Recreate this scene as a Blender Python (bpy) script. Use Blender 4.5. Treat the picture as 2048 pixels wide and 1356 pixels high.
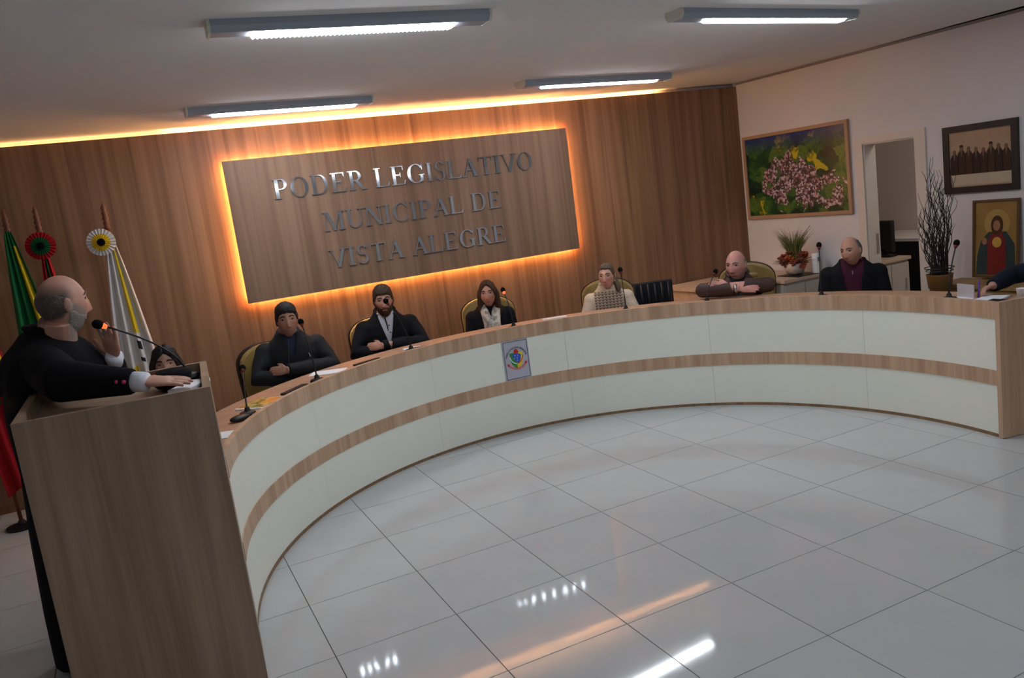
import bpy, bmesh, math, random
import numpy as np
from mathutils import Vector, Matrix

for o in list(bpy.data.objects): bpy.data.objects.remove(o)
scn = bpy.context.scene
COL = scn.collection
random.seed(7); np.random.seed(7)
PI = math.pi

# ------------------------------------------------------------------ camera
def cam_axes(pitch, roll, yaw):
    f = Vector((math.sin(yaw)*math.cos(pitch), math.cos(yaw)*math.cos(pitch), math.sin(pitch)))
    r0 = Vector((math.cos(yaw), -math.sin(yaw), 0)); u0 = r0.cross(f)
    r = math.cos(roll)*r0+math.sin(roll)*u0; u = -math.sin(roll)*r0+math.cos(roll)*u0
    return r, u, f
CAMP = Vector((-2.3196, -3.5884, 1.9473))
r_, u_, f_ = cam_axes(-.16768, -.13376, .42209)
cd = bpy.data.cameras.new('camera'); cam = bpy.data.objects.new('camera', cd); COL.objects.link(cam)
cd.sensor_fit = 'HORIZONTAL'; cd.sensor_width = 36; cd.lens = 1638.4/2048*36; cd.clip_start = .05
m = Matrix.Identity(4)
for i in range(3):
    m[i][0] = r_[i]; m[i][1] = u_[i]; m[i][2] = -f_[i]; m[i][3] = CAMP[i]
cam.matrix_world = m
scn.camera = cam
# ------------------------------------------------------------------ world, exposure
w = bpy.data.worlds.new('world'); scn.world = w; w.use_nodes = True
w.node_tree.nodes['Background'].inputs[0].default_value = (.5, .55, .65, 1)
w.node_tree.nodes['Background'].inputs[1].default_value = .02
scn.view_settings.view_transform = 'Standard'; scn.view_settings.look = 'None'
scn.view_settings.gamma = 1; scn.view_settings.use_curve_mapping = False
scn.view_settings.exposure = 1.5
TUBE_STRENGTH = 16.5      # ceiling tubes
LED_STRENGTH = 34.0        # warm strips
TUBE_COL = (.86, .93, 1.0); LED_COL = (1.0, .50, .17)

# ------------------------------------------------------------------ materials
def S(c):  # srgb 0-255 -> linear
    return tuple(((v/255)/12.92 if v/255 <= .04045 else ((v/255+.055)/1.055)**2.4) for v in c)+(1,)
MATS = {}
def mat(name, col=(200,200,200), rough=.6, spec=.4, metal=0, emit=None, strength=0, var=0, vscale=8, bump=0, bscale=60, trans=0, alpha=1):
    if name in MATS: return MATS[name]
    M = bpy.data.materials.new(name); M.use_nodes = True; nt = M.node_tree; b = nt.nodes['Principled BSDF']
    b.inputs['Base Color'].default_value = S(col); b.inputs['Roughness'].default_value = rough
    b.inputs['Specular IOR Level'].default_value = spec; b.inputs['Metallic'].default_value = metal
    b.inputs['Transmission Weight'].default_value = trans; b.inputs['Alpha'].default_value = alpha
    if emit:
        b.inputs['Emission Color'].default_value = (*emit, 1); b.inputs['Emission Strength'].default_value = strength
    tc = nt.nodes.new('ShaderNodeTexCoord')
    if var:
        n = nt.nodes.new('ShaderNodeTexNoise'); n.inputs['Scale'].default_value = vscale; n.inputs['Detail'].default_value = 4
        nt.links.new(tc.outputs['Object'], n.inputs['Vector'])
        mx = nt.nodes.new('ShaderNodeMix'); mx.data_type = 'RGBA'
        c = S(col); mx.inputs[6].default_value = tuple(v*(1-var) for v in c[:3])+(1,); mx.inputs[7].default_value = tuple(min(1, v*(1+var)) for v in c[:3])+(1,)
        nt.links.new(n.outputs['Fac'], mx.inputs[0]); nt.links.new(mx.outputs[2], b.inputs['Base Color'])
    if bump:
        n2 = nt.nodes.new('ShaderNodeTexNoise'); n2.inputs['Scale'].default_value = bscale; n2.inputs['Detail'].default_value = 3
        nt.links.new(tc.outputs['Object'], n2.inputs['Vector'])
        bp = nt.nodes.new('ShaderNodeBump'); bp.inputs['Strength'].default_value = bump; bp.inputs['Distance'].default_value = .01
        nt.links.new(n2.outputs['Fac'], bp.inputs['Height']); nt.links.new(bp.outputs['Normal'], b.inputs['Normal'])
    MATS[name] = M
    return M

def wood(name, dark, light, sx=22, sy=22, sz=.7, rough=.45, fine=.35):
    M = bpy.data.materials.new(name); M.use_nodes = True; nt = M.node_tree; b = nt.nodes['Principled BSDF']
    N = nt.nodes.new; L = nt.links.new
    tc = N('ShaderNodeTexCoord'); mp = N('ShaderNodeMapping'); mp.inputs['Scale'].default_value = (sx, sy, sz)
    L(tc.outputs['Object'], mp.inputs['Vector'])
    n1 = N('ShaderNodeTexNoise'); n1.inputs['Scale'].default_value = 1.0; n1.inputs['Detail'].default_value = 5; n1.inputs['Distortion'].default_value = .6
    L(mp.outputs['Vector'], n1.inputs['Vector'])
    mp2 = N('ShaderNodeMapping'); mp2.inputs['Scale'].default_value = (sx*7, sy*7, sz*3.2)
    L(tc.outputs['Object'], mp2.inputs['Vector'])
    n2 = N('ShaderNodeTexNoise'); n2.inputs['Scale'].default_value = 1.0; n2.inputs['Detail'].default_value = 3
    L(mp2.outputs['Vector'], n2.inputs['Vector'])
    add = N('ShaderNodeMath'); add.operation = 'MULTIPLY_ADD'; add.inputs[1].default_value = fine
    L(n2.outputs['Fac'], add.inputs[0]); L(n1.outputs['Fac'], add.inputs[2])
    sub = N('ShaderNodeMath'); sub.operation = 'SUBTRACT'; sub.inputs[1].default_value = fine*.5
    L(add.outputs[0], sub.inputs[0])
    cr = N('ShaderNodeValToRGB'); cr.color_ramp.elements[0].position = .3; cr.color_ramp.elements[1].position = .7
    cr.color_ramp.elements[0].color = S(dark); cr.color_ramp.elements[1].color = S(light)
    L(sub.outputs[0], cr.inputs['Fac']); L(cr.outputs['Color'], b.inputs['Base Color'])
    b.inputs['Roughness'].default_value = rough; b.inputs['Specular IOR Level'].default_value = .35
    MATS[name] = M
    return M

M_WALLWOOD = wood('cladding_wood', (118,84,60), (158,118,88), 14, 14, .35)
M_DESKWOOD = wood('desk_wood', (176,140,112), (210,176,146), 16, 16, .8, .4)
M_LECTWOOD = wood('lectern_wood', (132,108,88), (166,140,116), 11, 11, .6, .42)
M_TABLEWOOD = wood('table_wood', (186,158,134), (208,184,160), .8, 18, 18, .4)
M_WHITE = mat('wall_paint', (220,215,216), .8, .2, var=.02, vscale=3)
M_CEIL = mat('ceiling_paint', (232,228,227), .85, .15, var=.02, vscale=2)
M_CREAM = mat('cream_panel', (238,240,228), .35, .4, var=.015, vscale=5)
M_BLACKCLOTH = mat('black_cloth', (25,25,29), .85, .15, bump=.25, bscale=35)
M_GREYLAMP = mat('lamp_housing', (160,166,178), .45, .4)
M_TUBE = mat('lamp_diffuser', (250,250,250), .5, .3, emit=TUBE_COL, strength=TUBE_STRENGTH)
M_LED = mat('led_strip', (255,200,120), .5, .3, emit=LED_COL, strength=LED_STRENGTH)
M_LED2 = mat('led_cove', (255,200,120), .5, .3, emit=LED_COL, strength=LED_STRENGTH*.62)
M_STEEL = mat('mirror_steel', (205,208,214), .07, .5, metal=1)
M_CHROME = mat('chrome', (190,190,195), .2, .5, metal=1)
M_BLACKPL = mat('black_plastic', (18,18,20), .45, .4)
M_FOAM = mat('foam_black', (14,14,16), .95, .1, bump=.3, bscale=300)
M_PAPER = mat('paper', (235,236,240), .7, .2)
M_OLIVE = mat('olive_leather', (140,116,62), .38, .45, var=.1, vscale=10, bump=.15, bscale=40)
M_REDLIT = mat('mic_ring_lit', (255,60,30), .5, .3, emit=(1,.09,.02), strength=.9)
M_REDDULL = mat('mic_ring_dull', (110,20,22), .5, .4)

# ------------------------------------------------------------------ mesh helpers
def box(bm, x0, x1, y0, y1, z0, z1, mi=0):
    v = [bm.verts.new(p) for p in ((x0,y0,z0),(x1,y0,z0),(x1,y1,z0),(x0,y1,z0),(x0,y0,z1),(x1,y0,z1),(x1,y1,z1),(x0,y1,z1))]
    for q in ((3,2,1,0),(4,5,6,7),(0,1,5,4),(1,2,6,5),(2,3,7,6),(3,0,4,7)):
        bm.faces.new([v[i] for i in q]).material_index = mi
def tube(bm, pts, rad, seg=10, mi=0, flat=1.0, caps=True):
    pts = [Vector(p) for p in pts]
    if not hasattr(rad, '__len__'): rad = [rad]*len(pts)
    rings = []; ref = None
    for i, p in enumerate(pts):
        d = (pts[min(i+1, len(pts)-1)]-pts[max(i-1, 0)]).normalized()
        if ref is None: ref = d.orthogonal().normalized()
        a = (ref-d*ref.dot(d)); a = a.normalized() if a.length > 1e-6 else d.orthogonal().normalized()
        ref = a; b = d.cross(a)
        rings.append([bm.verts.new(p+(a*math.cos(2*PI*k/seg)+b*math.sin(2*PI*k/seg)*flat)*rad[i]) for k in range(seg)])
    for i in range(len(rings)-1):
        for k in range(seg):
            bm.faces.new((rings[i][k], rings[i][(k+1)%seg], rings[i+1][(k+1)%seg], rings[i+1][k])).material_index = mi
    if caps:
        bm.faces.new(rings[0][::-1]).material_index = mi; bm.faces.new(rings[-1]).material_index = mi
def ell(bm, c, r, seg=20, rings=12, mi=0, rot=None):
    c = Vector(c)
    def P(t, f):
        p = Vector((r[0]*math.sin(t)*math.cos(f), r[1]*math.sin(t)*math.sin(f), r[2]*math.cos(t)))
        if rot: p = rot @ p
        return c+p
    top = bm.verts.new(P(0, 0)); bot = bm.verts.new(P(PI, 0))
    R = [[bm.verts.new(P(PI*i/rings, 2*PI*k/seg)) for k in range(seg)] for i in range(1, rings)]
    for k in range(seg):
        bm.faces.new((top, R[0][k], R[0][(k+1)%seg])).material_index = mi
        bm.faces.new((bot, R[-1][(k+1)%seg], R[-1][k])).material_index = mi
        for i in range(len(R)-1):
            bm.faces.new((R[i][k], R[i+1][k], R[i+1][(k+1)%seg], R[i][(k+1)%seg])).material_index = mi
def lathe(bm, prof, c=(0,0,0), seg=24, mi=0, axis=None):
    rings = []
    for r, z in prof:
        rings.append([bm.verts.new((c[0]+max(r, 1e-4)*math.cos(2*PI*k/seg), c[1]+max(r, 1e-4)*math.sin(2*PI*k/seg), c[2]+z)) for k in range(seg)])
    for i in range(len(rings)-1):
        for k in range(seg):
            bm.faces.new((rings[i][k], rings[i][(k+1)%seg], rings[i+1][(k+1)%seg], rings[i+1][k])).material_index = mi
    bm.faces.new(rings[0][::-1]).material_index = mi; bm.faces.new(rings[-1]).material_index = mi
def loft(bm, rings, n=28, yaw=0, power=2.3, mi=0):
    """rings: (cx, cy, cz, rx, ry) superellipse sections, bottom to top"""
    R = []; c, s = math.cos(yaw), math.sin(yaw)
    for cx, cy, cz, rx, ry in rings:
        row = []
        for k in range(n):
            t = 2*PI*k/n; ct, st = math.cos(t), math.sin(t)
            x = rx*math.copysign(abs(ct)**(2/power), ct); y = ry*math.copysign(abs(st)**(2/power), st)
            row.append(bm.verts.new((cx+x*c-y*s, cy+x*s+y*c, cz)))
        R.append(row)
    for i in range(len(R)-1):
        for k in range(n):
            bm.faces.new((R[i][k], R[i][(k+1)%n], R[i+1][(k+1)%n], R[i+1][k])).material_index = mi
    bm.faces.new(R[0][::-1]).material_index = mi; bm.faces.new(R[-1]).material_index = mi
def arcwall(bm, c, r0, r1, a0, a1, z0, z1, n=24, mi=0):
    rows = []
    for i in range(n+1):
        a = math.radians(a0+(a1-a0)*i/n); ca, sa = math.cos(a), math.sin(a)
        rows.append([bm.verts.new((c[0]+r*ca, c[1]+r*sa, z)) for r, z in ((r0,z0),(r1,z0),(r1,z1),(r0,z1))])
    for i in range(n):
        for k in range(4):
            bm.faces.new((rows[i][k], rows[i][(k+1)%4], rows[i+1][(k+1)%4], rows[i+1][k])).material_index = mi
    bm.faces.new(rows[0]); bm.faces.new(rows[-1][::-1])
def prism(bm, poly, y0, y1, mi=0):
    """poly of (x,z) extruded along y"""
    a = [bm.verts.new((x, y0, z)) for x, z in poly]; b = [bm.verts.new((x, y1, z)) for x, z in poly]
    n = len(poly)
    bm.faces.new(a).material_index = mi; bm.faces.new(b[::-1]).material_index = mi
    for i in range(n): bm.faces.new((a[i], b[i], b[(i+1)%n], a[(i+1)%n])).material_index = mi

def obj(name, bm, mats, parent=None, smooth=False, bevel=0, loc=None, rotz=None, kind=None):
    if isinstance(bm, bpy.types.Mesh): me = bm
    else:
        bmesh.ops.recalc_face_normals(bm, faces=bm.faces); me = bpy.data.meshes.new(name); bm.to_mesh(me); bm.free()
    if not isinstance(mats, (list, tuple)): mats = [mats]
    if len(me.materials): me.materials.clear()
    for M in mats: me.materials.append(M)
    if smooth: me.polygons.foreach_set('use_smooth', [True]*len(me.polygons))
    o = bpy.data.objects.new(name, me); COL.objects.link(o)
    if parent: o.parent = parent
    if bevel:
        md = o.modifiers.new('bevel', 'BEVEL'); md.width = bevel; md.segments = 2; md.limit_method = 'ANGLE'
    if loc is not None: o.location = loc
    if rotz is not None: o.rotation_euler = (0, 0, rotz)
    if kind: o['kind'] = kind
    return o
def tag(o, label, cat, group=None):
    o['label'] = label; o['category'] = cat
    if group: o['group'] = group
    return o
def thing(name, label, cat, loc=(0,0,0), rotz=0, group=None):
    o = bpy.data.objects.new(name, None); COL.objects.link(o); o.location = loc; o.rotation_euler = (0,0,rotz); o.empty_display_size = .1
    return tag(o, label, cat, group)
def struct(name, bm, mats, parent=None, **k):
    o = obj(name, bm, mats, parent, **k)
    if not parent: o['kind'] = 'structure'
    return o
def copy_tree(o, parent=None):
    c = o.copy(); COL.objects.link(c); c.parent = parent
    for ch in o.children: copy_tree(ch, c)
    return c
def B(): return bmesh.new()
def remesh(bm, voxel, smooth=3):
    bmesh.ops.recalc_face_normals(bm, faces=bm.faces)
    me = bpy.data.meshes.new('tmp'); bm.to_mesh(me); bm.free()
    o = bpy.data.objects.new('tmp', me); COL.objects.link(o)
    md = o.modifiers.new('r', 'REMESH'); md.mode = 'VOXEL'; md.voxel_size = voxel
    if smooth:
        s = o.modifiers.new('s', 'SMOOTH'); s.iterations = smooth; s.factor = .5
    dg = bpy.context.evaluated_depsgraph_get(); dg.update()
    out = bpy.data.meshes.new_from_object(o.evaluated_get(dg))
    bpy.data.objects.remove(o); bpy.data.meshes.remove(me)
    return out

# ------------------------------------------------------------------ room shell
T = .6; CEIL = 2.90; YW = 3.973
# floor slab with tiles as parts
XI0, XI1, YI0, YI1 = -8, 9, -15, 7     # tile index ranges (cells)
bm = B(); box(bm, XI0*T, 11*T, YI0*T, YI1*T, -.12, -.003)
floor = struct('floor', bm, mat('grout', (98,92,82), .8, .2))
def tile_material():
    M = bpy.data.materials.new('polished_tile'); M.use_nodes = True; nt = M.node_tree; b = nt.nodes['Principled BSDF']
    N = nt.nodes.new; L = nt.links.new
    oi = N('ShaderNodeObjectInfo'); tc = N('ShaderNodeTexCoord'); n = N('ShaderNodeTexNoise'); n.inputs['Scale'].default_value = 5; n.inputs['Detail'].default_value = 5
    L(tc.outputs['Object'], n.inputs['Vector'])
    mx = N('ShaderNodeMix'); mx.data_type = 'RGBA'; mx.inputs[6].default_value = S((184,187,188)); mx.inputs[7].default_value = S((192,195,196))
    ad = N('ShaderNodeMath'); ad.operation = 'MULTIPLY_ADD'; ad.inputs[1].default_value = .4
    L(oi.outputs['Random'], ad.inputs[0]); L(n.outputs['Fac'], ad.inputs[2]); L(ad.outputs[0], mx.inputs[0])
    L(mx.outputs[2], b.inputs['Base Color']); b.inputs['Roughness'].default_value = .055; b.inputs['Specular IOR Level'].default_value = .5
    return M
M_TILE = tile_material()
bm = B(); g = .0022
box(bm, g, T-g, g, T-g, -.01, 0)
me_tile = bpy.data.meshes.new('tile'); bm.to_mesh(me_tile); bm.free(); me_tile.materials.append(M_TILE)
rest = B()
for i in range(XI0, 11):
    for j in range(YI0, YI1):
        if -8 <= i <= 8 and -4 <= j <= 6 or (i >= 9 and 1 <= j <= 6):
            o = bpy.data.objects.new('tile', me_tile); COL.objects.link(o); o.parent = floor; o.location = (i*T, j*T, 0)
        else: box(rest, i*T+g, i*T+T-g, j*T+g, j*T+T-g, -.01, 0)
obj('tile_field', rest, M_TILE, floor, kind='stuff')
YB = YI0*T
bm = B(); box(bm, XI0*T, 4.259+.0605*(3.973-YB)+.2, YB, 4.2, CEIL, CEIL+.1); struct('ceiling', bm, M_CEIL)
# masonry wall behind cladding, cladding with cove gap, left and rear walls
bm = B(); box(bm, XI0*T, 4.35, 4.10, 4.2, 0, CEIL); struct('wall_front', bm, M_WHITE)
bm = B(); box(bm, XI0*T, 4.262, YW, YW+.03, .07, 2.862); struct('wall_cladding', bm, M_WALLWOOD)
bm = B(); box(bm, XI0*T, 3.0, YW-.012, YW+.02, 0, .07); struct('baseboard_front', bm, M_WALLWOOD)
bm = B(); box(bm, XI0*T-.1, XI0*T, YB, 4.2, 0, CEIL); struct('wall_left', bm, M_WHITE)
bm = B(); box(bm, XI0*T, 5.2, YB-.1, YB, 0, CEIL); struct('wall_back', bm, mat('rear_wall_paint', (214,210,208), .8, .2))
# cove led behind the top of the cladding
bm = B(); box(bm, -1.85, 3.25, YW+.036, YW+.048, 2.845, 2.857)
tag(obj('led_cove_strip', bm, M_LED2), 'warm orange light strip along the top of the wooden wall above the sign', 'light strip')
bm = B(); box(bm, -4.7, -1.9, YW+.108, YW+.12, 2.846, 2.856)  # unseen extra strip, added for the warm wedge on the left ceiling
tag(obj('led_cove_strip', bm, mat('led_cove_added', (255,200,120), .5, .3, emit=LED_COL, strength=LED_STRENGTH*.2)), 'unseen warm light strip added deep behind the wooden wall above the flags', 'light strip')
# right wall frame: local x = distance from the corner towards the camera, local y = into the wall
nrm = math.hypot(1, .0605)
RW = Matrix(((.0605/nrm, 1/nrm, 0, 4.259), (-1/nrm, .0605/nrm, 0, 3.973), (0, 0, 1, 0), (0, 0, 0, 1)))
def rw(o): o.matrix_world = RW @ o.matrix_basis; return o
D0, D1, DZ = 1.63, 2.19, 2.02
bm = B(); box(bm, -.05, D0, 0, .16, 0, CEIL); box(bm, D1, 13, 0, .16, 0, CEIL); box(bm, D0, D1, 0, .16, DZ, CEIL)
rw(struct('wall_right', bm, M_WHITE))
M_TRIM = mat('door_trim', (216,206,196), .5, .35)
bm = B(); box(bm, D0-.085, D0, -.018, .0, 0, DZ+.07); box(bm, D1, D1+.11, -.018, 0, 0, DZ+.07); box(bm, D0, D1, -.018, 0, DZ, DZ+.07)
dr = rw(struct('door_1', bm, M_TRIM))
bm = B(); box(bm, D0, D0+.012, 0, .16, 0, DZ); box(bm, D1-.012, D1, 0, .16, 0, DZ); box(bm, D0+.012, D1-.012, 0, .16, DZ-.012, DZ); obj('jamb', bm, M_TRIM, dr)
bm = B(); box(bm, D0+.012, D0+.016, .10, .135, .93, 1.13); obj('strike_plate', bm, M_CHROME, dr)
# thin cornice strip under the ceiling on the right wall, shadow line painted dark
bm = B(); box(bm, 0, 13, -.012, 0, CEIL-.025, CEIL-.005); rw(struct('trim_1', bm, mat('cornice_shadow', (150,138,130), .7, .2)))
# side room seen through the doorway
bm = B(); box(bm, 6.3, 6.4, -.5, 4.2, 0, CEIL); box(bm, 4.45, 6.3, 4.1, 4.2, 0, CEIL); box(bm, 4.75, 6.3, -.6, -.5, 0, CEIL)
struct('wall_side_room', bm, mat('side_room_paint', (214,200,190), .8, .2))
bm = B(); box(bm, 4.36, 6.4, -.6, 4.2, CEIL, CEIL+.1); struct('ceiling_side_room', bm, M_CEIL)

# ------------------------------------------------------------------ ceiling lamps
def lamp(x0, x1, y, lit0, lit1, yaw, serr, label, M=None):
    L = x1-x0; t = thing('ceiling_lamp', label, 'lamp', (x0, y, CEIL), yaw, 'tube lamps on the ceiling')
    bm = B(); prism_pts = [(-.066, 0), (.066, 0), (.070, -.028), (.050, -.055), (-.050, -.055), (-.070, -.028)]
    rows = []
    for xx in (.012, L-.012): rows.append([bm.verts.new((xx, a, b)) for a, b in prism_pts])
    for k in range(6): bm.faces.new((rows[0][k], rows[0][(k+1)%6], rows[1][(k+1)%6], rows[1][k]))
    bm.faces.new(rows[0]); bm.faces.new(rows[1][::-1])
    obj('housing', bm, M_GREYLAMP, t)
    for xx in (0, L-.013):
        bm = B(); rows = []
        for q in (xx, xx+.013): rows.append([bm.verts.new((q, a*1.06, b*1.05)) for a, b in prism_pts])
        for k in range(6): bm.faces.new((rows[0][k], rows[0][(k+1)%6], rows[1][(k+1)%6], rows[1][k]))
        bm.faces.new(rows[0]); bm.faces.new(rows[1][::-1]); obj('end_cap', bm, mat('lamp_cap', (214,212,196), .5, .4), t)
    bm = B(); a, b = lit0*L, lit1*L; n = 46
    prof = [(-.046, -.050), (-.047, -.056), (-.028, -.067), (.028, -.067), (.047, -.056), (.046, -.050)]
    rows = []
    for i in range(n*2+1):
        xx = a+(b-a)*i/(2*n); k = .034 if (serr and i % 2) else 0
        rows.append([bm.verts.new((xx, yy+(k if j in (3, 4) else 0), zz)) for j, (yy, zz) in enumerate(prof)])
    for i in range(len(rows)-1):
        for k in range(6): bm.faces.new((rows[i][k], rows[i][(k+1)%6], rows[i+1][(k+1)%6], rows[i+1][k]))
    bm.faces.new(rows[0]); bm.faces.new(rows[-1][::-1]); obj('diffuser', bm, M or M_TUBE, t)
    return t
lamp(-1.80, -.43, .44, .14, .86, math.radians(-2), True, 'toothed bright tube lamp on the ceiling, nearer the lectern than the wooden wall')
lamp(.82, 2.48, .50, .16, .93, math.radians(7), False, 'smooth white tube lamp on the ceiling away from the wooden wall, towards the doorway')
lamp(-1.73, -.31, 2.95, .13, .90, math.radians(2), True, 'toothed bright tube lamp close to the wooden wall above the word PODER')
lamp(.90, 2.55, 2.74, .14, .90, math.radians(6), False, 'smooth tube lamp close to the wooden wall beyond the word LEGISLATIVO')
for k, (x, y) in enumerate(((-.3, -6.6), (2.8, -6.6), (-2.3, -3.5), (.9, -3.5))):  # all out of view; nearer pair added as fill for floor and lectern
    lamp(x, x+1.5, y, .12, .9, 0, False, 'assumed tube lamp on the ceiling, out of view')

lamp(5.0, 5.9, 1.5, .1, .9, 0, False, 'tube lamp on the ceiling of the side room', mat('lamp_diffuser_soft', (250,250,250), .5, .3, emit=(1,.93,.85), strength=22))

# ------------------------------------------------------------------ serif glyphs (cap height 1, prisms)
def glyph(ch):
    st, th, sv, sh = .145, .05, .085, .04
    P = []
    def rect(x0, x1, z0, z1): P.append([(x0,z0),(x1,z0),(x1,z1),(x0,z1)])
    def stem(x, top=True, bot=True, wd=st):
        rect(x, x+wd, 0, 1)
        if bot: rect(x-sv, x+wd+sv, 0, sh)
        if top: rect(x-sv, x+wd+sv, 1-sh, 1)
    def bar(p, q, wd):
        (x0, z0), (x1, z1) = p, q; P.append([(x0, z0), (x0+wd, z0), (x1+wd, z1), (x1, z1)])
    def bowl(cx, cz, rx, rz, a0, a1, thick, thin, n=22):
        for i in range(n):
            q = []
            for t in (i, i+1):
                a = math.radians(a0+(a1-a0)*t/n); k = thin+(thick-thin)*abs(math.cos(a))**1.5
                q.append(((cx+rx*math.cos(a), cz+rz*math.sin(a)), (cx+(rx-k)*math.cos(a), cz+(rz-k*.85)*math.sin(a))))
            P.append([q[0][0], q[1][0], q[1][1], q[0][1]])
    w = .7
    if ch in 'PRD':
        stem(.1)
        if ch == 'D':
            rect(.2, .42, 1-th, 1); rect(.2, .42, 0, th); bowl(.42, .5, .36, .5, -90, 90, .15, .05); w = .86
        else:
            rect(.2, .36, 1-th, 1); rect(.2, .36, .46, .46+th); bowl(.36, .73, .27, .27, -90, 90, .14, .05); w = .68
            if ch == 'R': bar((.6, 0), (.32, .47), .17); rect(.6, .86, 0, sh); w = .8
    elif ch == 'O': bowl(.43, .5, .4, .52, 0, 360, .16, .045, 44); w = .86
    elif ch in 'EL':
        stem(.1); rect(.2, .62, 0, th); P.append([(.58, 0), (.68, 0), (.72, .24), (.69, .24)]); w = .74
        if ch == 'E':
            rect(.2, .6, 1-th, 1); P.append([(.57, 1), (.645, 1), (.645, .78), (.615, .78)]); rect(.2, .48, .5, .5+th); rect(.46, .49, .4, .64)
    elif ch in 'GC':
        bowl(.46, .5, .43, .52, 40, 318, .16, .05, 36); rect(.755, .79, .7, 1.0); w = .84
        if ch == 'G': rect(.66, .8, .04, .42); rect(.58, .88, .4, .44); w = .9
    elif ch == 'I': stem(.1); w = .36
    elif ch == 'S':
        bowl(.3, .745, .24, .27, 35, 270, .11, .06); bowl(.3, .27, .25, .285, -145, 90, .12, .06); rect(.5, .53, .74, 1.0); rect(.05, .08, 0, .27); w = .6
    elif ch in 'AV':
        f = (lambda z: z) if ch == 'A' else (lambda z: 1-z)
        def fb(p, q, wd): bar((p[0], f(p[1])), (q[0], f(q[1])), wd)
        fb((.08, 0), (.40, 1), .05); fb((.60, 0), (.33, 1), .155)
        z0, z1 = (0, sh) if ch == 'A' else (1-sh, 1)
        rect(-.02, .22, z0, z1); rect(.52, .84, z0, z1); w = .8
        if ch == 'A': rect(.18, .6, .33, .33+th)
    elif ch == 'T': stem(.32, top=False); rect(.04, .75, 1-th, 1); rect(.03, .06, .76, 1); rect(.73, .76, .76, 1); w = .78
    elif ch == 'M':
        rect(.1, .15, 0, 1); rect(.0, .25, 0, sh); rect(-.01, .16, 1-sh, 1); bar((.43, 0), (.12, 1), .15); bar((.46, 0), (.76, 1), .05); rect(.76, .905, 0, 1)
        rect(.67, .99, 0, sh); rect(.9, .99, 1-sh, 1); w = 1.0
    elif ch == 'N':
        rect(.12, .17, 0, 1); rect(.02, .28, 0, sh); rect(-.01, .17, 1-sh, 1); bar((.66, 0), (.08, 1), .16); rect(.72, .77, 0, 1); rect(.6, .88, 1-sh, 1); w = .88
    elif ch == 'U':
        rect(.1, .245, .35, 1); rect(.01, .33, 1-sh, 1); rect(.68, .73, .35, 1); rect(.57, .83, 1-sh, 1); bowl(.415, .36, .315, .37, 180, 360, .13, .06); w = .84
    return P, w+.06
GL = {c: glyph(c) for c in 'PODERLGISATVMUNC'}
def text_width(s): return sum(.38 if c == ' ' else GL[c][1] for c in s)

# ------------------------------------------------------------------ backlit sign on the wooden wall
PX0, PX1, PZ0, PZ1 = -1.428, 1.943, 1.353, 2.584
sign = thing('wall_sign', 'large wooden sign board with mirrored lettering and glowing orange edge', 'sign', (.257, YW, PZ0))
def SL(o): o.location = (-.257, -YW, -PZ0); return o
bm = B(); box(bm, PX0, PX1, YW-.090, YW-.067, PZ0, PZ1); SL(obj('board', bm, wood('sign_wood', (120,92,72), (150,120,98), 14, 14, .35), sign))
bm = B(); box(bm, PX0+.1, PX1-.1, YW-.068, YW, PZ0+.1, PZ1-.1); SL(obj('mounting_frame', bm, M_BLACKPL, sign))
i_ = .028
for a in ((PX0+i_, PX1-i_, PZ0+i_, PZ0+i_+.01), (PX0+i_, PX1-i_, PZ1-i_-.01, PZ1-i_), (PX0+i_, PX0+i_+.01, PZ0+i_, PZ1-i_), (PX1-i_-.01, PX1-i_, PZ0+i_, PZ1-i_)):
    bm = B(); box(bm, a[0], a[1], YW-.040, YW-.024, a[2], a[3]); SL(obj('led_strip', bm, M_LED, sign))
for txt, x0, x1, zb, hh in (('PODER LEGISLATIVO', -1.05, 1.525, 2.215, .172), ('MUNICIPAL DE', -.66, 1.13, 1.882, .168), ('VISTA ALEGRE', -.66, 1.13, 1.548, .165)):
    k = (x1-x0)/text_width(txt); x = x0
    for c in txt:
        if c == ' ': x += .38*k; continue
        bm = B()
        for q, poly in enumerate(GL[c][0]): prism(bm, [(x+px*k, zb+pz*hh) for px, pz in poly], YW-.102-.00002*q, YW-.0895)
        SL(obj('letter', bm, M_STEEL, sign)); x += GL[c][1]*k

# ------------------------------------------------------------------ curved council desk
DC = (.2704, .2464); RI = 2.354; A0, A1 = -10.6, 172.3
desk = thing('council_desk', 'large curved council desk with cream panels and oak bands', 'desk', (DC[0], DC[1], 0))
def DL(o): o.location = (-DC[0], -DC[1], 0); return o
bm = B(); arcwall(bm, DC, RI+.012, RI+.030, A0, A1, .0, .88, 96); DL(obj('front_carcass', bm, M_DESKWOOD, desk))
bm = B(); arcwall(bm, DC, RI, RI+.034, A0, A1, .79, .90, 110); DL(obj('top_band', bm, M_DESKWOOD, desk))
bm = B(); arcwall(bm, DC, RI, RI+.013, A0, A1, .35, .45, 110); DL(obj('middle_band', bm, M_DESKWOOD, desk))
bm = B(); arcwall(bm, DC, RI+.002, RI+.013, A0, A1, 0, .022, 110); DL(obj('plinth', bm, wood('plinth_wood', (120,92,66), (150,118,86)), desk))
seams = [A0+.3, 14.5, 44.5, 74.2, 104, 134, A1-.3]
for z0, z1 in ((.022, .35), (.45, .79)):
    for a, b in zip(seams[:-1], seams[1:]):
        bm = B(); arcwall(bm, DC, RI+.006, RI+.0125, a+.02, b-.02, z0, z1, 20); DL(obj('cream_panel', bm, M_CREAM, desk, smooth=False))
bm = B(); arcwall(bm, DC, RI+.034, 2.80, A0, A1, .832, .86, 110); DL(obj('worktop', bm, wood('worktop_wood', (176,132,104), (200,160,130), 16, 16, 3, .35), desk))
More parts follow.
